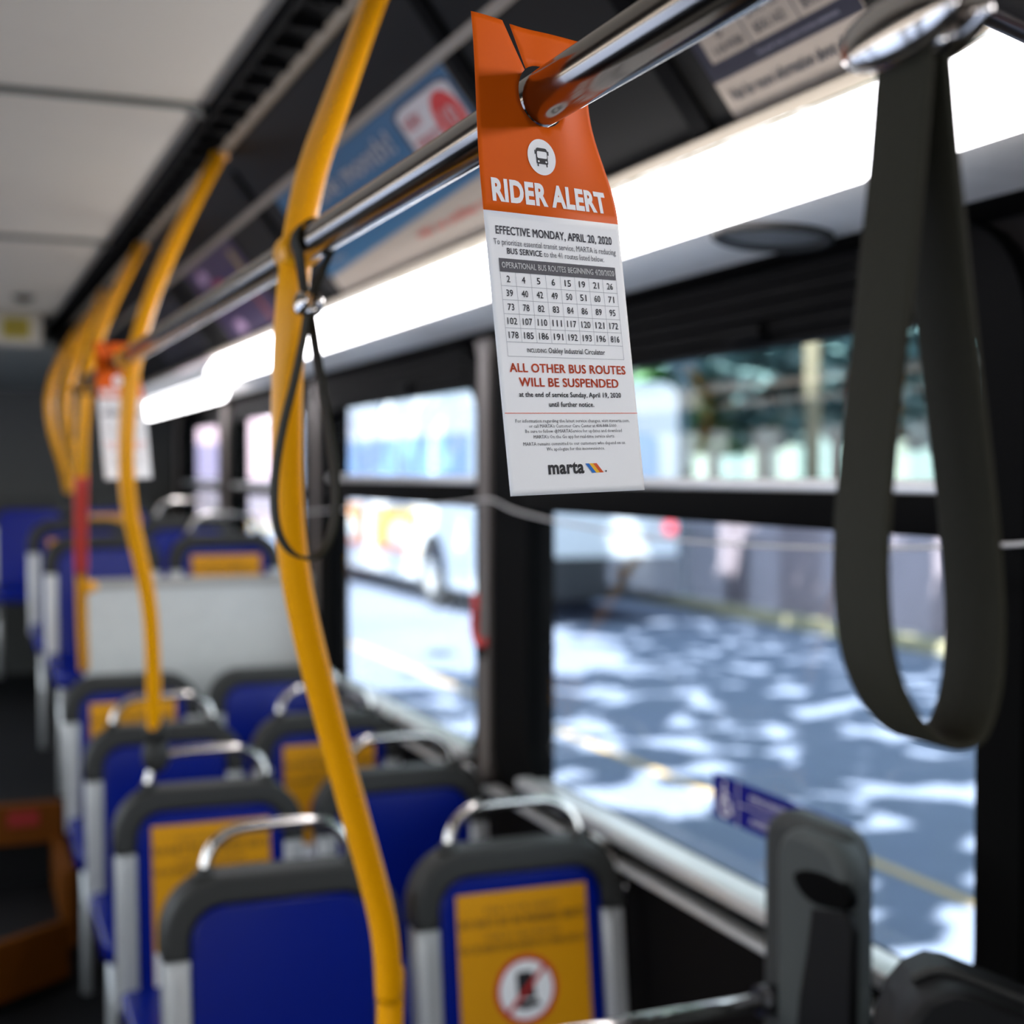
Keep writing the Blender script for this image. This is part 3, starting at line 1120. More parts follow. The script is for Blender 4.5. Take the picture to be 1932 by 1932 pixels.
def make_tag():
    vs, fs, VB = make_tag_meshes()
    root = empty('door_hanger', tuple(tag_pt(0, 0)))
    b = MB()
    b.add([tag_pt(p.x, p.y) for p in vs], [], 0)
    for f in fs:
        cy = sum(vs[i].y for i in f) / len(f)
        b.f.append(list(f))
        b.m.append(0 if cy > VB else 1)
        b.s.append(True)
    card_ = prt(b, 'card', [ORG, PAPER], root, 0.0003)
    E = 0.00035
    b = MB()
    P = lambda x, y: tag_pt(x / 1000, y / 1000, E)
    P2 = lambda x, y: tag_pt(x / 1000, y / 1000, E * 1.6)

    def q(x0, x1, y0, y1, mi, PP=P):
        nx = max(1, int((x1 - x0) / 8))
        for i in range(nx):
            a, c = x0 + (x1 - x0) * i / nx, x0 + (x1 - x0) * (i + 1) / nx
            b.add([PP(a, y0), PP(c, y0), PP(c, y1), PP(a, y1)], [(0, 1, 2, 3)], mi)
    mats = [PAPER, INK, INKG, INKO, INKB, INKY, mat('ink_table', (150, 150, 154), 0.6)]
    # roundel with the bus
    cx, cy, r_ = -5.2, 206.5, 11.2
    ring_ = [P(cx + r_ * cos(a * pi / 24), cy + r_ * sin(a * pi / 24)) for a in range(48)]
    b.add(ring_ + [P(cx, cy)], [(i, (i + 1) % 48, 48) for i in range(48)], 0)

    def pg(pts, mi, PP=P2):
        b.add([PP(cx + x, cy + y) for x, y in pts], [tuple(range(len(pts)))], mi)
    pg(rrect(-4.6, 4.6, -4.4, 5.6, (0.8, 0.8, 1.8, 1.8), 4), 1)
    P3 = lambda x, y: tag_pt(x / 1000, y / 1000, E * 2.2)
    pg(rrect(-3.9, 3.9, -0.9, 3.4, 0.9, 4), 0, P3)
    pg(rrect(-4.0, -3.0, -6.0, -4.0, 0.2, 2), 1)
    pg(rrect(3.0, 4.0, -6.0, -4.0, 0.2, 2), 1)
    pg(rrect(-5.6, -4.7, 1.4, 4.0, 0.3, 2), 1)
    pg(rrect(4.7, 5.6, 1.4, 4.0, 0.3, 2), 1)
    for s in (-1, 1):
        pg([(s * 3.0 + 0.75 * cos(a * pi / 6), -2.9 + 0.6 * sin(a * pi / 6)) for a in range(12)], 0, P3)
    b.text('RIDER ALERT', P, -46.6, 45.6, 176.6, 12.6, 0, 0.046, 4)
    b.text('EFFECTIVE MONDAY, APRIL 20, 2020', P, -46.5, 46.3, 156.0, 4.9, 2, 0.02, 3)
    b.text('To prioritize essential transit service, MARTA is reducing', P, -48.9, 48.9, 149.6, 3.5, 2, 0.0)
    b.text('BUS SERVICE', P, -39.3, -12.4, 144.4, 3.5, 2, 0.024)
    b.text('to the 41 routes listed below.', P, -10.8, 38.2, 144.4, 3.5, 2, 0.0)
    q(-46.3, 46.9, 133.3, 141.4, 2)
    b.text('OPERATIONAL BUS ROUTES BEGINNING 4/20/2020', P2, -44.6, 45.4, 135.7, 3.5, 0, 0.02)
    ROWS = ['2 4 5 6 15 19 21 26', '39 40 42 49 50 51 60 71', '73 78 82 83 84 86 89 95', '102 107 110 111 117 120 121 172', '178 185 186 191 192 193 196 816']
    x0, x1, yt, yb, ym = -46.3, 46.9, 133.3, 82.7, 91.3
    cw, rh = (x1 - x0) / 8, (yt - ym) / 5
    lw = 0.11
    for i in range(1, 6):
        y = yt - rh * i
        q(x0, x1, y - lw, y + lw, 6)
    q(x0, x1, yb - lw, yb + lw, 6)
    for i in range(9):
        x = x0 + cw * i
        bot = yb if i in (0, 8) else ym
        b.add([P(x - lw, bot), P(x + lw, bot), P(x + lw, yt), P(x - lw, yt)], [(0, 1, 2, 3)], 6)
    for r0, row in enumerate(ROWS):
        for c_, s in enumerate(row.split()):
            wd = 2.35 * len(s) + 0.2
            xc = x0 + cw * (c_ + 0.5)
            yc = yt - rh * (r0 + 0.5)
            b.text(s, P, xc - wd / 2, xc + wd / 2, yc - 2.0, 4.0, 1, 0.008)
    b.text('INCLUDING', P, -31.3, -16.2, 85.4, 2.4, 1, 0.01)
    b.text('Oakley Industrial Circulator', P, -14.6, 31.3, 85.4, 3.2, 1, 0.008)
    b.text('ALL OTHER BUS ROUTES', P, -45.8, 47.0, 73.4, 5.2, 3, 0.026, 3)
    b.text('WILL BE SUSPENDED', P, -39.6, 39.9, 64.9, 5.2, 3, 0.024, 3)
    b.text('at the end of service Sunday, April 19, 2020', P, -40.6, 41.2, 58.6, 3.0, 1, 0.018)
    b.text('until further notice.', P, -18.2, 17.9, 52.7, 3.0, 1, 0.018)
    q(-52.8, 53.9, 48.6, 49.0, 3)
    for s, a, c_, y in (('For information regarding the latest service changes, visit itsmarta.com,', -45.4, 46.4, 43.2),
                        ("or call MARTA's Customer Care Center at 404-848-5000.", -35.5, 35.4, 40.1),
                        ('Be sure to follow @MARTAService for updates and download', -38.6, 39.0, 37.0),
                        ("MARTA's On the Go app for real-time service alerts.", -32.6, 32.7, 33.6),
                        ('MARTA remains committed to our customers who depend on us.', -41.1, 41.3, 29.4),
                        ('We apologize for this inconvenience.', -23.5, 23.2, 26.2)):
        b.text(s, P, a, c_, y, 2.05, 1, 0.0, 1)
    b.text('marta', P, -23.7, 4.7, 12.3, 7.6, 1, 0.035, 4)
    for i, mi in enumerate((4, 5, 3)):
        a = 6.0 + i * 3.1
        b.add([P(a, 17.9), P(a + 3.1, 17.9), P(a + 8.3, 12.1), P(a + 5.2, 12.1)], [(0, 1, 2, 3)], mi)
    pg([(27.5 + 0.6 * cos(a * pi / 4), -193.6 + 0.6 * sin(a * pi / 4)) for a in range(8)], 1)
    prt(b, 'printing', mats, root)
    return root


hang = make_tag()
tag(hang, 'sharp orange and white rider alert card hooked over the rail in front', 'notice', 'rider alert cards')
h2 = copy_tree(hang)
h2['label'] = 'blurred orange and white rider alert card hanging far back behind the second yellow pole'
c2 = V((RX, 3.10, RZ))
hc = tag_pt(0, HC[1])
h2.location = c2 + (V(hang.location) - hc)
R_ = Matrix.Rotation(radians(6), 4, 'Z')
h2.rotation_euler = R_.to_euler()
off = V(hang.location) - hc
h2.location = c2 + R_ @ off

# ------------------------------------------------------------------ seats
REC = 0.13


def bk(x, z, d):
    """backrest coordinates: width, height, depth (towards the back is +)."""
    return V((x, (z - 0.86) * REC + d, z))


ZC = 0.892      # top of the backrest
HW = 0.212


def seat_parts(root, sticker=False, handle=True, bracket=False):
    outer = rrect(-HW, HW, 0.40, ZC, (0.03, 0.03, 0.105, 0.105), 9)
    b = MB()
    b.prism(inset(outer, 0.012), bk, 0.012, 0.05, bev=0.01)
    b.build('backrest', BLUED, root)
    # charcoal cap: an arch over the top
    n = 10
    zs = ZC - 0.135
    arch = [(HW, zs)]
    for k_ in range(n + 1):
        a = (pi / 2) * k_ / n
        arch.append((HW - 0.105 + 0.105 * cos(a), ZC - 0.105 + 0.105 * sin(a)))
    for k_ in range(n + 1):
        a = pi / 2 + (pi / 2) * k_ / n
        arch.append((-HW + 0.105 + 0.105 * cos(a), ZC - 0.105 + 0.105 * sin(a)))
    arch.append((-HW, zs))
    iw, ri = HW - 0.044, 0.062
    arch.append((-iw, zs))
    for k_ in range(n + 1):
        a = pi - (pi / 2) * k_ / n
        arch.append((-iw + ri + ri * cos(a), ZC - 0.046 - ri + ri * sin(a)))
    for k_ in range(n + 1):
        a = pi / 2 - (pi / 2) * k_ / n
        arch.append((iw - ri + ri * cos(a), ZC - 0.046 - ri + ri * sin(a)))
    arch.append((iw, zs))
    b = MB()
    b.prism(arch, bk, -0.014, 0.06, bev=0.007)
    b.build('top_trim', GREYT, root)
    for s in (-1, 1):
        b = MB()
        x0, x1 = (iw - 0.002, HW - 0.003) if s > 0 else (-HW + 0.003, -iw + 0.002)
        b.prism(rrect(x0, x1, 0.42, zs - 0.001, 0.004, 2), bk, -0.008, 0.05, bev=0.005)
        b.prism(rrect(x0 + 0.009, x0 + 0.02, 0.42, zs - 0.02, 0.002, 2), bk, -0.014, -0.006, bev=0.002)
        b.build('side_rail', ALU, root)
    b = MB()
    pan = rrect(-iw + 0.004, iw - 0.004, 0.42, ZC - 0.05, (0.02, 0.02, 0.058, 0.058), 8)
    b.prism(pan, bk, -0.004, 0.02, bev=0.006)
    b.build('back_panel', BLUE, root)
    if handle:
        b = MB()
        hh = [(-0.135, ZC - 0.025), (-0.130, ZC + 0.02), (-0.112, ZC + 0.052), (-0.080, ZC + 0.070), (-0.04, ZC + 0.074), (0.04, ZC + 0.074), (0.080, ZC + 0.070),
              (0.112, ZC + 0.052), (0.130, ZC + 0.02), (0.135, ZC - 0.025)]
        b.tube(smooth([bk(x, z, 0.022) for x, z in hh], 5), 0.0105, 14)
        b.build('grab_handle', CHR, root)
        for s in (-1, 1):
            b = MB()
            b.tube([bk(s * 0.135, ZC - 0.012, 0.022), bk(s * 0.132, ZC + 0.012, 0.022)], [0.022, 0.014], 14)
            b.build('handle_boot', GREYT, root)
    if bracket:
        b = MB()
        ar = [bk(HW - 0.105 + 0.117 * cos(a), ZC - 0.105 + 0.117 * sin(a), 0.03) for a in [radians(62 - 7 * q) for q in range(9)]]
        b.tube(ar, [0.004, 0.008, 0.010, 0.011, 0.011, 0.010, 0.009, 0.007, 0.004], 10)
        b.sphere(bk(HW + 0.016, ZC - 0.105, 0.02), 0.014, n=8)
        b.build('wall_bracket', CHR, root)
    # pan, skirt and pedestal
    b = MB()
    pan = rrect(-0.205, 0.205, -0.40, 0.02, (0.06, 0.06, 0.02, 0.02), 6)
    b.prism(pan, lambda x, y, d: V((x, y - 0.03, d + 0.02 * ((y + 0.2) / 0.2) ** 2 * (1 if y > -0.2 else -0.6))), 0.45, 0.40, bev=0.012)
    b.build('seat_pan', BLUE, root)
    for s in (-1, 1):
        b = MB()
        b.tube([V((s * 0.17, -0.30, 0.41)), V((s * 0.17, -0.30, 0.0))], 0.018, 12)
        b.build('leg', ALU, root)
    if sticker:
        E = -0.0052
        PP = lambda x, y, l=0.0: bk(x, y, E - l)
        b = MB()
        x0, x1, zt, zb = -0.132, 0.132, ZC - 0.080, ZC - 0.50

        def r_(a, c, lo, hi, mi, l=0.0):
            b.add([PP(a, lo, l), PP(c, lo, l), PP(c, hi, l), PP(a, hi, l)], [(0, 1, 2, 3)], mi)
        r_(x0, x1, zb, zt, 0)
        r_(x0 + 0.002, x1 - 0.002, zt - 0.40, zt - 0.272, 2, 0.0004)
        T = lambda s, a, c, z, cap, bold: b.text(s, lambda x, y: PP(x, y, 0.0005), a, c, z, cap, 1, bold, 1)
        T('FOR YOUR SAFETY', -0.075, 0.075, zt - 0.038, 0.010, 0.0)
        T('DO NOT SIT IN MARKED SEATS', x0 + 0.004, x1 - 0.004, zt - 0.062, 0.015, 0.02)
        T('POR SU SEGURIDAD', -0.075, 0.075, zt - 0.086, 0.010, 0.0)
        T('NO SE SIENTE EN ASIENTOS MARCADOS', x0 + 0.004, x1 - 0.004, zt - 0.107, 0.013, 0.015)
        cz, rr = zt - 0.184, 0.064
        ci = lambda r1, l: [PP(r1 * cos(a * pi / 20), cz + r1 * sin(a * pi / 20), l) for a in range(40)]
        b.add(ci(rr, 0.0004), [tuple(range(40))], 3)
        b.add(ci(rr - 0.010, 0.0008), [tuple(range(40))], 2)
        sym = [(-0.020, 0.030), (-0.016, 0.034), (0.010, 0.034), (0.014, 0.030), (0.019, -0.016), (-0.018, -0.016)]
        b.add([PP(x, cz + z, 0.0012) for x, z in sym], [tuple(range(6))], 1)
        b.add([PP(x, cz + z, 0.0012) for x, z in ((-0.02, -0.019), (0.02, -0.019), (0.030, -0.030), (-0.004, -0.036), (-0.022, -0.030))], [tuple(range(5))], 1)
        a = radians(45)
        dx, dz = cos(a), sin(a)
        L, wd = rr - 0.004, 0.0045
        b.add([PP(-L * dx - wd * dz, cz - L * dz + wd * dx, 0.0016), PP(-L * dx + wd * dz, cz - L * dz - wd * dx, 0.0016),
               PP(L * dx + wd * dz, cz + L * dz - wd * dx, 0.0016), PP(L * dx - wd * dz, cz + L * dz + wd * dx, 0.0016)], [(0, 1, 2, 3)], 3)
        o = b.build('sticker', [STK, INK, PAPER, RED], root)
        o['label'] = 'yellow sticker with a crossed-out seat sign'


PROTO = {}


def seat(x, y, z, label, sticker=False, handle=True, bracket=False, zc=0.0):
    key = (sticker, handle, bracket)
    if key not in PROTO:
        root = empty('bus_seat', (x, y, z))
        seat_parts(root, sticker, handle, bracket)
        PROTO[key] = root
    else:
        root = copy_tree(PROTO[key])
    root.location = (x, y, z)
    tag(root, label, 'seat', 'blue seats in rows')
    return root


XL, XR = 0.555, 1.01
seat(XL, 2.50, 0, 'front row blue seat nearest the aisle, bare of any sticker')
seat(XR, 2.50, 0, 'front row blue seat by the window, with a whole yellow sticker showing', True, True, True)
seat(XL, 3.24, 0, 'second row aisle seat, yellow sticker half hidden by the seat in front', True)
seat(XR, 3.24, 0, 'second row window seat, plain blue, right of the nearest yellow pole', False, True, True)
seat(XL, 3.95, 0.02, 'third row aisle seat, plain blue, behind the second pole\'s foot')
seat(XR, 3.95, 0.02, 'third row window seat, its yellow sticker cut by the nearest pole', True, True, True)
seat(XL, 4.66, 0.06, 'fourth row aisle seat with yellow sticker, below the white panel', True, False)
seat(XR, 4.66, 0.06, 'fourth row window seat, plain blue, below the white panel', False, False, True)
seat(XL, 5.52, 0.47, 'first raised seat behind the white panel, plain blue, behind the red-sleeved pole', False, False)
seat(XR, 5.52, 0.47, 'first raised window seat behind the white panel, yellow sticker showing', True, True)
seat(XL - 0.02, 6.22, 0.51, 'second raised aisle seat, only a strip of yellow sticker showing', True, False)
seat(XR - 0.03, 6.22, 0.51, 'second raised window seat, plain blue, showing over the stickered one', False, True)
seat(0.86, 7.95, 0.56, 'rear bench seat with yellow sticker, beneath the far card', True, False)
seat(0.425, 7.95, 0.56, 'rear bench seat in dark blue just left of the farthest poles', False, False)
seat(-0.01, 7.95, 0.56, 'rear bench seat at the left edge, with pale rails', False, False)

# white panel in front of the raised section
root = empty('modesty_panel', (0.85, 5.06, 0.0))
tag(root, 'white panel with a pale top rail standing behind the fourth row', 'panel')
pz = 1.6 - 0.385
b = MB()
b.prism(rrect(0.445, 1.23, 0.0, pz, 0.012, 3), lambda x, y, d: V((x, d, y)), 5.045, 5.07, bev=0.004)
prt(b, 'board', WHT, root)
b = MB()
b.span((0.435, 5.035, pz - 0.012), (1.232, 5.08, pz + 0.018), bev=0.006)
prt(b, 'top_rail', mat('rail_taupe', (168, 164, 156), 0.45), root)

# ------------------------------------------------------------------ things on the window side
# stop-request cord, swagged between the pillars
b = MB()
X = XW - 0.06
pts = [(560, 968), (640, 962), (760, 957), (850, 951), (905, 944), (930, 944), (965, 961), (1020, 977), (1110, 996), (1230, 1015), (1400, 1028), (1560, 1034), (1700, 1034), (1800, 1031), (1880, 1029), (1930, 1026), (1990, 1018)]
b.tube(smooth([onx(px, py, X) for px, py in pts], 5), 0.0028, 10)
tag(b.build('stop_cord', mat('cord_grey', (190, 188, 186), 0.4)), 'thin pale stop-request cord sagging along the windows', 'cord')

# red emergency latch
root = empty('emergency_latch', tuple(onx(905, 1180, XW - 0.03)))
tag(root, 'red emergency handle at the edge of the second window from the front', 'handle')
b = MB()
b.ribbon(smooth([onx(px, py, XW - 0.035) for px, py in ((897, 1122), (899, 1145), (896, 1170), (897, 1195), (907, 1218), (918, 1210))], 5), (1, 0, 0.0), 0.02, 0.018)
prt(b, 'lever', mat('latch_red', (206, 24, 26), 0.35), root)
b = MB()
p = onx(912, 1226, XW - 0.03)
b.box(p, (0.03, 0.05, 0.035), bev=0.006)
prt(b, 'mount', BLK, root)

# blue accessibility sign on the near window
root = empty('window_sign', tuple(onx(1345, 1545, XW - 0.004)))
tag(root, 'blue wheelchair symbol sign stuck low on the near window', 'sign')
XS = XW - 0.002
A, B_ = onx(1346, 1500, XS), onx(1611, 1590, XS)
za, zb = onx(1346, 1456, XS).z, onx(1346, 1538, XS).z
wl = A.y - B_.y
S = lambda u, v, l=0.0: V((XS - l, A.y - u * wl, zb + (za - zb) * v))
b = MB()
q = [S(u, v, l) for l in (0.0, 0.001) for u, v in ((0, 0), (1, 0), (1, 1), (0, 1))]
b.add(q, [(0, 1, 2, 3), (4, 5, 6, 7), (0, 1, 5, 4), (1, 2, 6, 5), (2, 3, 7, 6), (3, 0, 4, 7)])
prt(b, 'plate', SIGNB, root)
b = MB()


def sq(u0, u1, v0, v1, mi=0):
    b.add([S(u0, v0, 0.0015), S(u1, v0, 0.0015), S(u1, v1, 0.0015), S(u0, v1, 0.0015)], [(0, 1, 2, 3)], mi)


sq(0.2, 0.206, 0.0, 1.0)
sq(0.2, 0.6, 0.49, 0.512)
b.text('PRIORITY SEATING', lambda x, y: S(x, y, 0.0015), 0.30, 0.90, 0.66, 0.14, 0, 0.0)
b.text('ASIENTO PREFERENTE', lambda x, y: S(x, y, 0.0015), 0.30, 0.90, 0.18, 0.14, 0, 0.0)
asp = wl / (za - zb)
wc = lambda pts: [S(0.105 + x / asp, 0.45 + y, 0.0016) for x, y in pts]
b.tube(wc([(-0.16 + 0 * 0, 0.02)] + [(0.0 + 0.20 * cos(radians(a)), -0.12 + 0.22 * sin(radians(a))) for a in range(140, 400, 20)]), 0.0028, 6)
b.tube(wc([(-0.04, 0.26), (-0.02, 0.0), (0.14, 0.0), (0.22, -0.24), (0.29, -0.20)]), 0.0034, 6)
b.tube(wc([(-0.03, 0.13), (0.13, 0.13)]), 0.0028, 6)
b.add(wc([(-0.05 + 0.065 * cos(a * pi / 8), 0.36 + 0.065 * sin(a * pi / 8)) for a in range(16)]), [tuple(range(16))], 0)
prt(b, 'printing', mat('sign_white', (226, 220, 226), 0.5), root)

# belt post of the wheelchair bay
XP = 1.08
root = empty('belt_post', (1.12, 1.62, 0.0))
tag(root, 'tall dark grey padded post with an oval slot, in front of the near window', 'post')
PADM = mat('pad_grey', (66, 70, 69), 0.6, bump=0.3, scale=200, spec=0.3)
b = MB()
b.prism(rrect(1.555, 1.715, 0.02, 1.110, (0.01, 0.01, 0.05, 0.055), 8), to_wall, XP, XP + 0.045, bev=0.012)
prt(b, 'pad', PADM, root)
b = MB()
b.prism(rrect(1.575, 1.785, 0.0, 1.118, (0.01, 0.01, 0.05, 0.045), 8), to_wall, XP + 0.018, XP + 0.062, bev=0.020)
prt(b, 'back_shell', mat('shell_grey', (48, 50, 49), 0.6, spec=0.3), root)
yz = lambda px, py: (lambda q_: (q_.y, q_.z))(onx(px, py, XP))
b = MB()
ov = [yz(px, py) for px, py in ((1500, 1655), (1508, 1643), (1530, 1642), (1565, 1653), (1595, 1675), (1606, 1698), (1600, 1716), (1575, 1716), (1540, 1706), (1514, 1684))]
ov = [(p.x, p.y) for p in smooth([(y, z, 0) for y, z in ov], 3, True)]
b.prism(ov, to_wall, XP - 0.004, XP + 0.01, bev=0.003)
prt(b, 'slot', BLK, root)
b = MB()
be = [yz(px, py) for px, py in ((1536, 1712), (1600, 1722), (1611, 1760), (1608, 1960), (1505, 1960), (1512, 1880), (1528, 1780))]
b.prism(be, to_wall, XP - 0.005, XP + 0.008, bev=0.003)
prt(b, 'belt', mat('belt_black', (6, 6, 7), 0.6, spec=0.2), root)
b = MB()
b.tube([(XP + 0.03, 1.745, 0.846), (0.9, 1.745, 0.843), (0.60, 1.745, 0.838)], 0.0125, 16)
prt(b, 'grab_bar', CHR, root)
b = MB()
b.tube([(XP + 0.02, 1.745, 0.846), (XP - 0.008, 1.745, 0.846)], 0.022, 16)
prt(b, 'bar_mount', GUN, root)

# second pad in the bottom right corner
D2 = 1.42
P2_ = lambda px, py, d=0.0: EYE + ray(px, py) * (D2 + d)
root = empty('fold_down_seat', tuple(P2_(1830, 1990)))
tag(root, 'dark rounded seat top edge cut off by the bottom right corner', 'seat')
b = MB()
prof = [(1680, 2060), (1690, 1985), (1712, 1925), (1745, 1885), (1790, 1867), (1830, 1873), (1880, 1893), (1960, 1925), (2060, 1965), (2060, 2080), (1680, 2080)]
fr = [P2_(px, py) for px, py in prof]
n = len(fr)
bkk = [p + FWD * 0.10 + V((0.02, 0.02, 0)) for p in fr]
mid_ = [p + (P2_(1850, 2000) - p) * 0.04 - FWD * 0.02 for p in fr]
b.add(mid_ + fr + bkk, [(i, (i + 1) % n, n + (i + 1) % n, n + i) for i in range(n)] + [(n + i, n + (i + 1) % n, 2 * n + (i + 1) % n, 2 * n + i) for i in range(n)], 0, True)
b.add(mid_, [tuple(range(n))], 0)
b.add(bkk, [tuple(range(n))], 0)
prt(b, 'shell', mat('pad_black', (12, 12, 13), 0.6, spec=0.2), root)
b = MB()
b.tube(smooth([p + V((0, 0, 0.003)) + FWD * 0.05 for p in fr[3:9]], 4), 0.005, 10)
prt(b, 'rim', GREYT, root)

# small panel lines on the lower wall
b = MB()
b.span((XW - 0.012, 1.70, 0.2), (XW - 0.001, 1.95, 0.72), bev=0.004)
struct(b.build('wall_right_access', mat('hatch_grey', (64, 60, 60), 0.6)))

# ------------------------------------------------------------------ outside
GZ = -0.40
b = MB()
b.span((-60, -40, GZ - 0.3), (10.15, 140, GZ))
struct(b.build('road', ASPH))
b = MB()
b.span((10.15, -40, GZ - 0.3), (70, 140, GZ + 0.12))
struct(b.build('pavement', mat('paving', (150, 148, 150), 0.85)))
b = MB()
b.span((10.05, -20, GZ), (10.3, 90, GZ + 0.14), bev=0.02)
struct(b.build('kerb', KERB))
b = MB()
b.span((4.38, -15, GZ + 0.001), (4.45, 60, GZ + 0.006))
struct(b.build('road_marking', mat('road_yellow', (170, 146, 100), 0.8)))
b = MB()
b.span((10.6, -10, GZ), (10.9, 90, 1.28))
b.span((10.52, -10, 1.28), (10.98, 90, 1.36))
for j in range(30):
    b.span((10.54, -6 + j * 3.0, GZ), (10.61, -5.7 + j * 3.0, 1.28))
tag(b.build('roadside_wall', CONC), 'low lilac grey wall running along the far side of the road', 'wall')

# pale building behind the wall
root = empty('pale_building', (17.0, 25, GZ))
tag(root, 'pale green grey building behind the roadside wall', 'building')
b = MB()
b.span((18.0, 6, GZ), (25, 44, 4.6))
prt(b, 'walls', BLDG, root)
for j in range(9):
    b = MB()
    y = 9 + j * 4
    b.span((17.9, y, 0.9), (18.02, y + 2.6, 3.0))
    prt(b, 'window', BWIN, root)
for j in range(10):
    b = MB()
    y = 8.3 + j * 4
    b.span((17.2, y, GZ), (17.5, y + 0.3, 4.4))
    prt(b, 'column', BLDG, root)
b = MB()
b.span((16.9, 5.5, 4.4), (25.3, 44.5, 5.0))
prt(b, 'roof', mat('roof_grey', (120, 126, 130), 0.7), root)
root = empty('far_building', (8, 62, GZ))
tag(root, 'pinkish white building far down the street beyond the rear windows', 'building')
b = MB()
b.span((-8, 70, GZ), (20, 80, 9))
prt(b, 'walls', PINK, root)
for j in range(6):
    for z in (1.2, 4.4):
        b = MB()
        b.span((-6 + j * 4.2, 69.9, z), (-4 + j * 4.2, 70.02, z + 1.8))
        prt(b, 'window', mat('far_glass', (150, 140, 170), 0.3), root)

# posts
p = onz(1524, 1165, GZ + 0.12)
b = MB()
py_ = 17.0
b.tube([(0, 0, 0), (0, 0, 6.5)], 0.11, 14)
b.box((0, 0, 0.05), (0.34, 0.34, 0.1))
b.tube(smooth([(0, 0, 6.3), (-0.4, 0, 6.9), (-1.6, 0, 7.1)], 5), 0.05, 10)
o = b.build('utility_post', POST)
o.location = (11.4, 17.2, GZ + 0.12)
tag(o, 'pale ochre post standing by the wall outside the near window', 'post')
b = MB()
b.tube([(0, 0, 0), (0, 0, 5.5)], 0.10, 12)
b.box((0, 0, 0.05), (0.3, 0.3, 0.1))
b.span((-0.25, -0.02, 3.4), (0.25, 0.02, 3.9))
o = b.build('sign_post', mat('post_slate', (60, 84, 96), 0.6))
o.location = (10.42, 19.2, GZ + 0.12)
tag(o, 'dark slate post to the right of the stopped bus outside', 'post')


def wheel(b, c, r, wd, axis):
    c = V(c)
    a = V(axis)
    b.tube([c - a * wd / 2, c - a * (wd / 2 - 0.04), c + a * (wd / 2 - 0.04), c + a * wd / 2], [r * 0.93, r, r, r * 0.93], 28)


def bus(label, w_, l_, h_, loc, rotz, ads):
    """a city bus; local frame: rear at y=0, runs along +y, x across."""
    root = empty('city_bus', loc)
    root.rotation_euler = (0, 0, rotz)
    tag(root, label, 'bus', 'white buses on the street')
    b = MB()
    z0 = 0.34
    prof = rrect(-w_ / 2, w_ / 2, z0, h_, (0.05, 0.05, 0.22, 0.22), 5)
    b.prism(prof, lambda x, y, d: V((x, d, y)), 0.0, l_, bev=0.08)
    b.build('body', BUSW, root)
    b = MB()
    b.span((-w_ / 2 + 0.3, 1.0, h_ - 0.02), (w_ / 2 - 0.3, l_ - 1.5, h_ + 0.28), bev=0.08)
    b.build('roof_unit', BUSW, root)
    for s in (-1, 1):
        for j in range(6):
            b = MB()
            y = 1.3 + j * (l_ - 2.4) / 6
            b.prism(rrect(y, y + (l_ - 2.4) / 6 - 0.12, 1.55, 2.55, 0.1, 4), lambda x, z, d: V((s * d, x, z)), w_ / 2 + 0.006, w_ / 2 - 0.03)
            b.build('side_window', BUSG, root)
    for yy in (2.9, l_ - 2.6):
        for s in (-1, 1):
            b = MB()
            arch = [(yy + 0.62 * cos(radians(a)), 0.45 + 0.66 * sin(radians(a))) for a in range(0, 181, 15)] + [(yy - 0.62, 0.3), (yy + 0.62, 0.3)]
            b.prism(arch, lambda x, z, d: V((s * d, x, z)), w_ / 2 + 0.008, w_ / 2 - 0.1)
            b.build('wheel_arch', TIRE, root)
            b = MB()
            wheel(b, (s * (w_ / 2 - 0.12), yy, 0.48), 0.48, 0.28, (1, 0, 0))
            wh = b.build('wheel', TIRE, root)
            b = MB()
            wheel(b, (s * (w_ / 2 + 0.0), yy, 0.48), 0.26, 0.08, (1, 0, 0))
            b.build('hub', ALU, wh)
    b = MB()
    b.span((-w_ / 2 + 0.02, -0.08, 0.32), (w_ / 2 - 0.02, 0.25, 0.88), bev=0.05)
    b.build('bumper', TIRE, root)
    b = MB()
    b.prism(rrect(-0.95, 0.95, 1.75, 2.5, 0.12, 4), lambda x, z, d: V((x, d, z)), -0.015, 0.02)
    b.build('rear_window', BUSG, root)
    for s in (-1, 1):
        b = MB()
        b.tube([(s * (w_ / 2 - 0.16), -0.03, 1.25), (s * (w_ / 2 - 0.16), 0.02, 1.25)], 0.09, 16)
        b.build('tail_light', TAIL, root)
    b = MB()
    b.span((-0.5, -0.02, 2.62), (0.5, 0.02, 2.86))
    b.build('route_display', mat('display_dark', (30, 34, 44), 0.3), root)
    if ads:
        for s in (-1, 1):
            for (a, c, mm) in ads:
                b = MB()
                b.span((s * (w_ / 2 + 0.004), a, 0.72), (s * (w_ / 2 + 0.016), c, 1.42))
                ym = (a + c) / 2
                b.add([V((s * (w_ / 2 + 0.018), ym - 0.35 + 0.55 * cos(q * pi / 10), 1.0 + 0.24 * sin(q * pi / 10))) for q in range(20)], [tuple(range(20))], 1)
                b.span((s * (w_ / 2 + 0.012), a + 0.05, 0.74), (s * (w_ / 2 + 0.019), c - 0.05, 0.86), 2)
                o = b.build('advert', [mm, PAPER, mat('ad_salmon', (226, 130, 110), 0.5)], root)
    return root


# bus along the far lane, seen through the second window, and one showing its rear in the near window
bus('white bus with orange adverts, stopped in the next lane outside the windows', 2.55, 12.2, 3.2, (6.7 + 1.275, 17.1, GZ), 0.0,
    [(3.6, 6.0, ADY), (6.6, 9.2, ADO)])


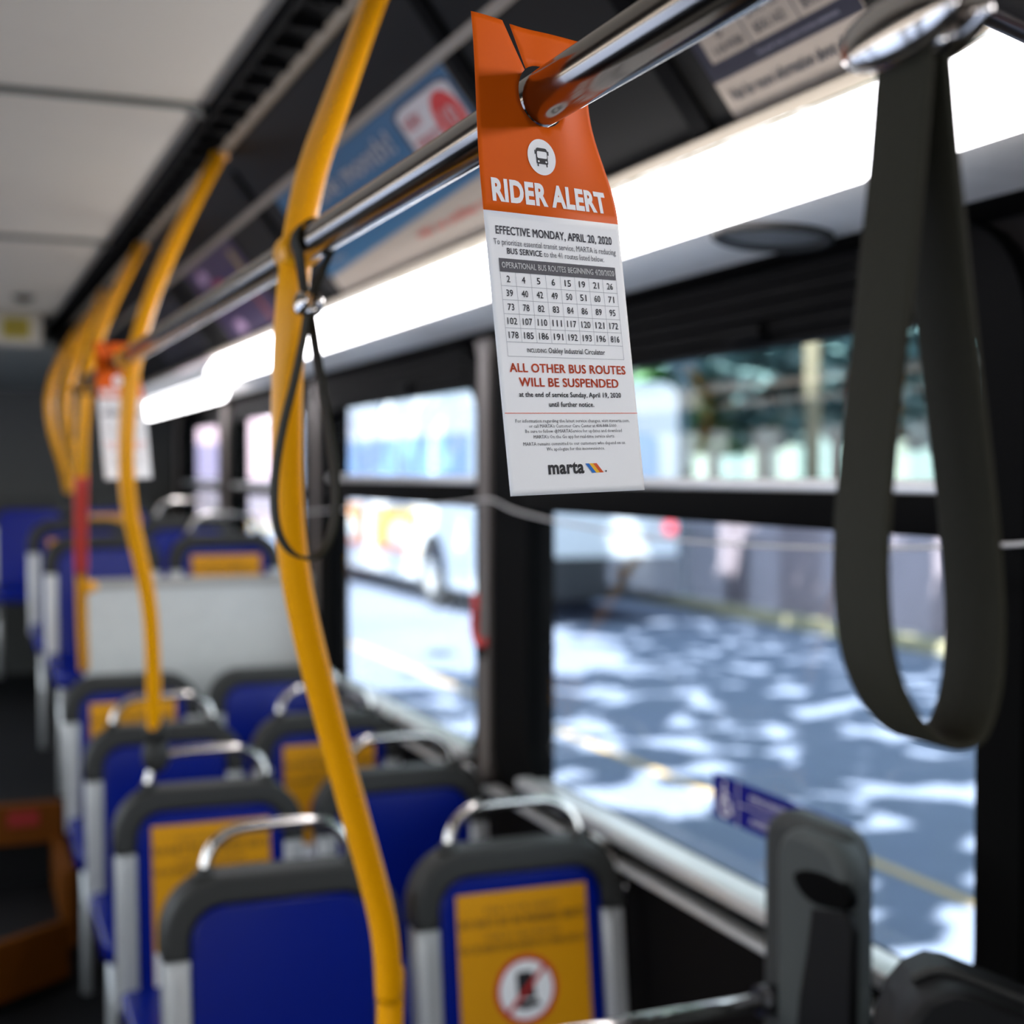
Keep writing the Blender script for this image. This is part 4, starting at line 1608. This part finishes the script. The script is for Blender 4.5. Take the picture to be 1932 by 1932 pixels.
# trees
def foliage(b, pts, size):
    for p in pts:
        s = size * random.uniform(0.6, 1.3)
        a = random.uniform(0, 2 * pi)
        t = random.uniform(-0.6, 0.6)
        u = V((cos(a), sin(a), random.uniform(-0.4, 0.4))).normalized()
        v = V((-sin(a), cos(a), t)).normalized()
        p = V(p)
        n_ = 5
        ring_ = [p + u * (s * cos(2 * pi * i / n_)) * random.uniform(0.7, 1.0) + v * (s * 0.8 * sin(2 * pi * i / n_)) for i in range(n_)]
        b.add(ring_, [tuple(range(n_))], 0)


def tree(base, h, crown, label, lm, size, branches):
    root = empty('street_tree', base)
    tag(root, label, 'tree', 'trees along the street')
    b = MB()
    bs = V(base)
    b.tube([bs, bs + V((0.05, 0, h * 0.5)), bs + V((0, 0.05, h))], [0.2, 0.15, 0.08], 10)
    for q in branches:
        b.tube(smooth([bs + V((0, 0, h * 0.7)), (bs + V((0, 0, h)) + V(q)) * 0.5 + V((0, 0, 0.2)), V(q)], 4), 0.05, 6)
    prt(b, 'trunk', BARK, root)
    b = MB()
    foliage(b, crown, size)
    o = prt(b, 'foliage', lm, root)
    o['kind'] = 'stuff'
    return root


def cloud(c, r, n):
    out_ = []
    while len(out_) < n:
        q = V((random.uniform(-1, 1), random.uniform(-1, 1), random.uniform(-1, 1)))
        if q.length < 1:
            out_.append(V(c) + V((q.x * r[0], q.y * r[1], q.z * r[2])))
    return out_


for (px, X_, dz, rr, lab, lm) in ((1345, 13.6, 3.1, 1.5, 'bright green tree just right of the stopped bus outside', LEAF),
                                  (1440, 14.2, 3.6, 1.9, 'blue green tree behind the wall, left of the ochre post', LEAFB),
                                  (1580, 14.0, 3.7, 2.0, 'blue green tree behind the wall, right of the ochre post', LEAFB),
                                  (1800, 14.0, 3.4, 1.9, 'blue green tree seen inside the near strap loop', LEAFB)):
    q = onx(px, 800, X_)
    tree((X_, q.y, GZ + 0.12), 2.9, cloud((X_, q.y, dz), (rr, rr, rr * 0.8), 1100), lab, lm, 0.30, [])

# added unseen canopy on the bus's left, leaves placed to dapple the road
from mathutils import noise


def want(g):
    gx, gy = g.x, g.y
    if gx > 7.6 + max(0, (gy - 16)) * 0.1:
        return 0.97
    n = noise.noise(V((gx * 0.8, gy * 0.8, 3.1)))
    if gy > 13.5 and gx < 7.0:
        base = 0.03
    elif gy < 5.0 and gx < 4.4:
        base = 0.15
    else:
        base = 0.9
    return base * (0.06 if n > 0.20 else 1.0)


TR = [(-4.0, -2.0), (-4.0, 4.0), (-4.0, 10.0), (-4.0, 16.0), (-4.0, 23.0)]
crowns = [[] for _ in TR]
random.seed(21)
for _ in range(9500):
    p = V((random.uniform(-3.5, 11.5), random.uniform(-4, 30), random.uniform(5.6, 7.2)))
    g = p - SUN_DIR * ((p.z - GZ) / SUN_DIR.z)
    if g.x < 0.5 or g.x > 13:
        continue
    if random.random() > want(g):
        continue
    i = min(range(len(TR)), key=lambda j: abs(TR[j][1] - p.y))
    crowns[i].append(p)
TL = ['broad leafy tree spreading over the road beside the front of the bus', 'broad leafy tree spreading over the road beside the front seats',
      'broad leafy tree spreading over the road beside the raised seats', 'broad leafy tree spreading over the road behind the bus', 'farthest broad leafy tree spreading over the road']
for i, (x, y) in enumerate(TR):
    br = [(x + 4, y - 1.5, 6.2), (x + 7, y + 1, 6.4), (x + 3, y + 2, 6.1), (x + 10, y, 6.5)]
    tree((x, y, GZ), 5.6, crowns[i], TL[i], LEAF, 0.30, br)
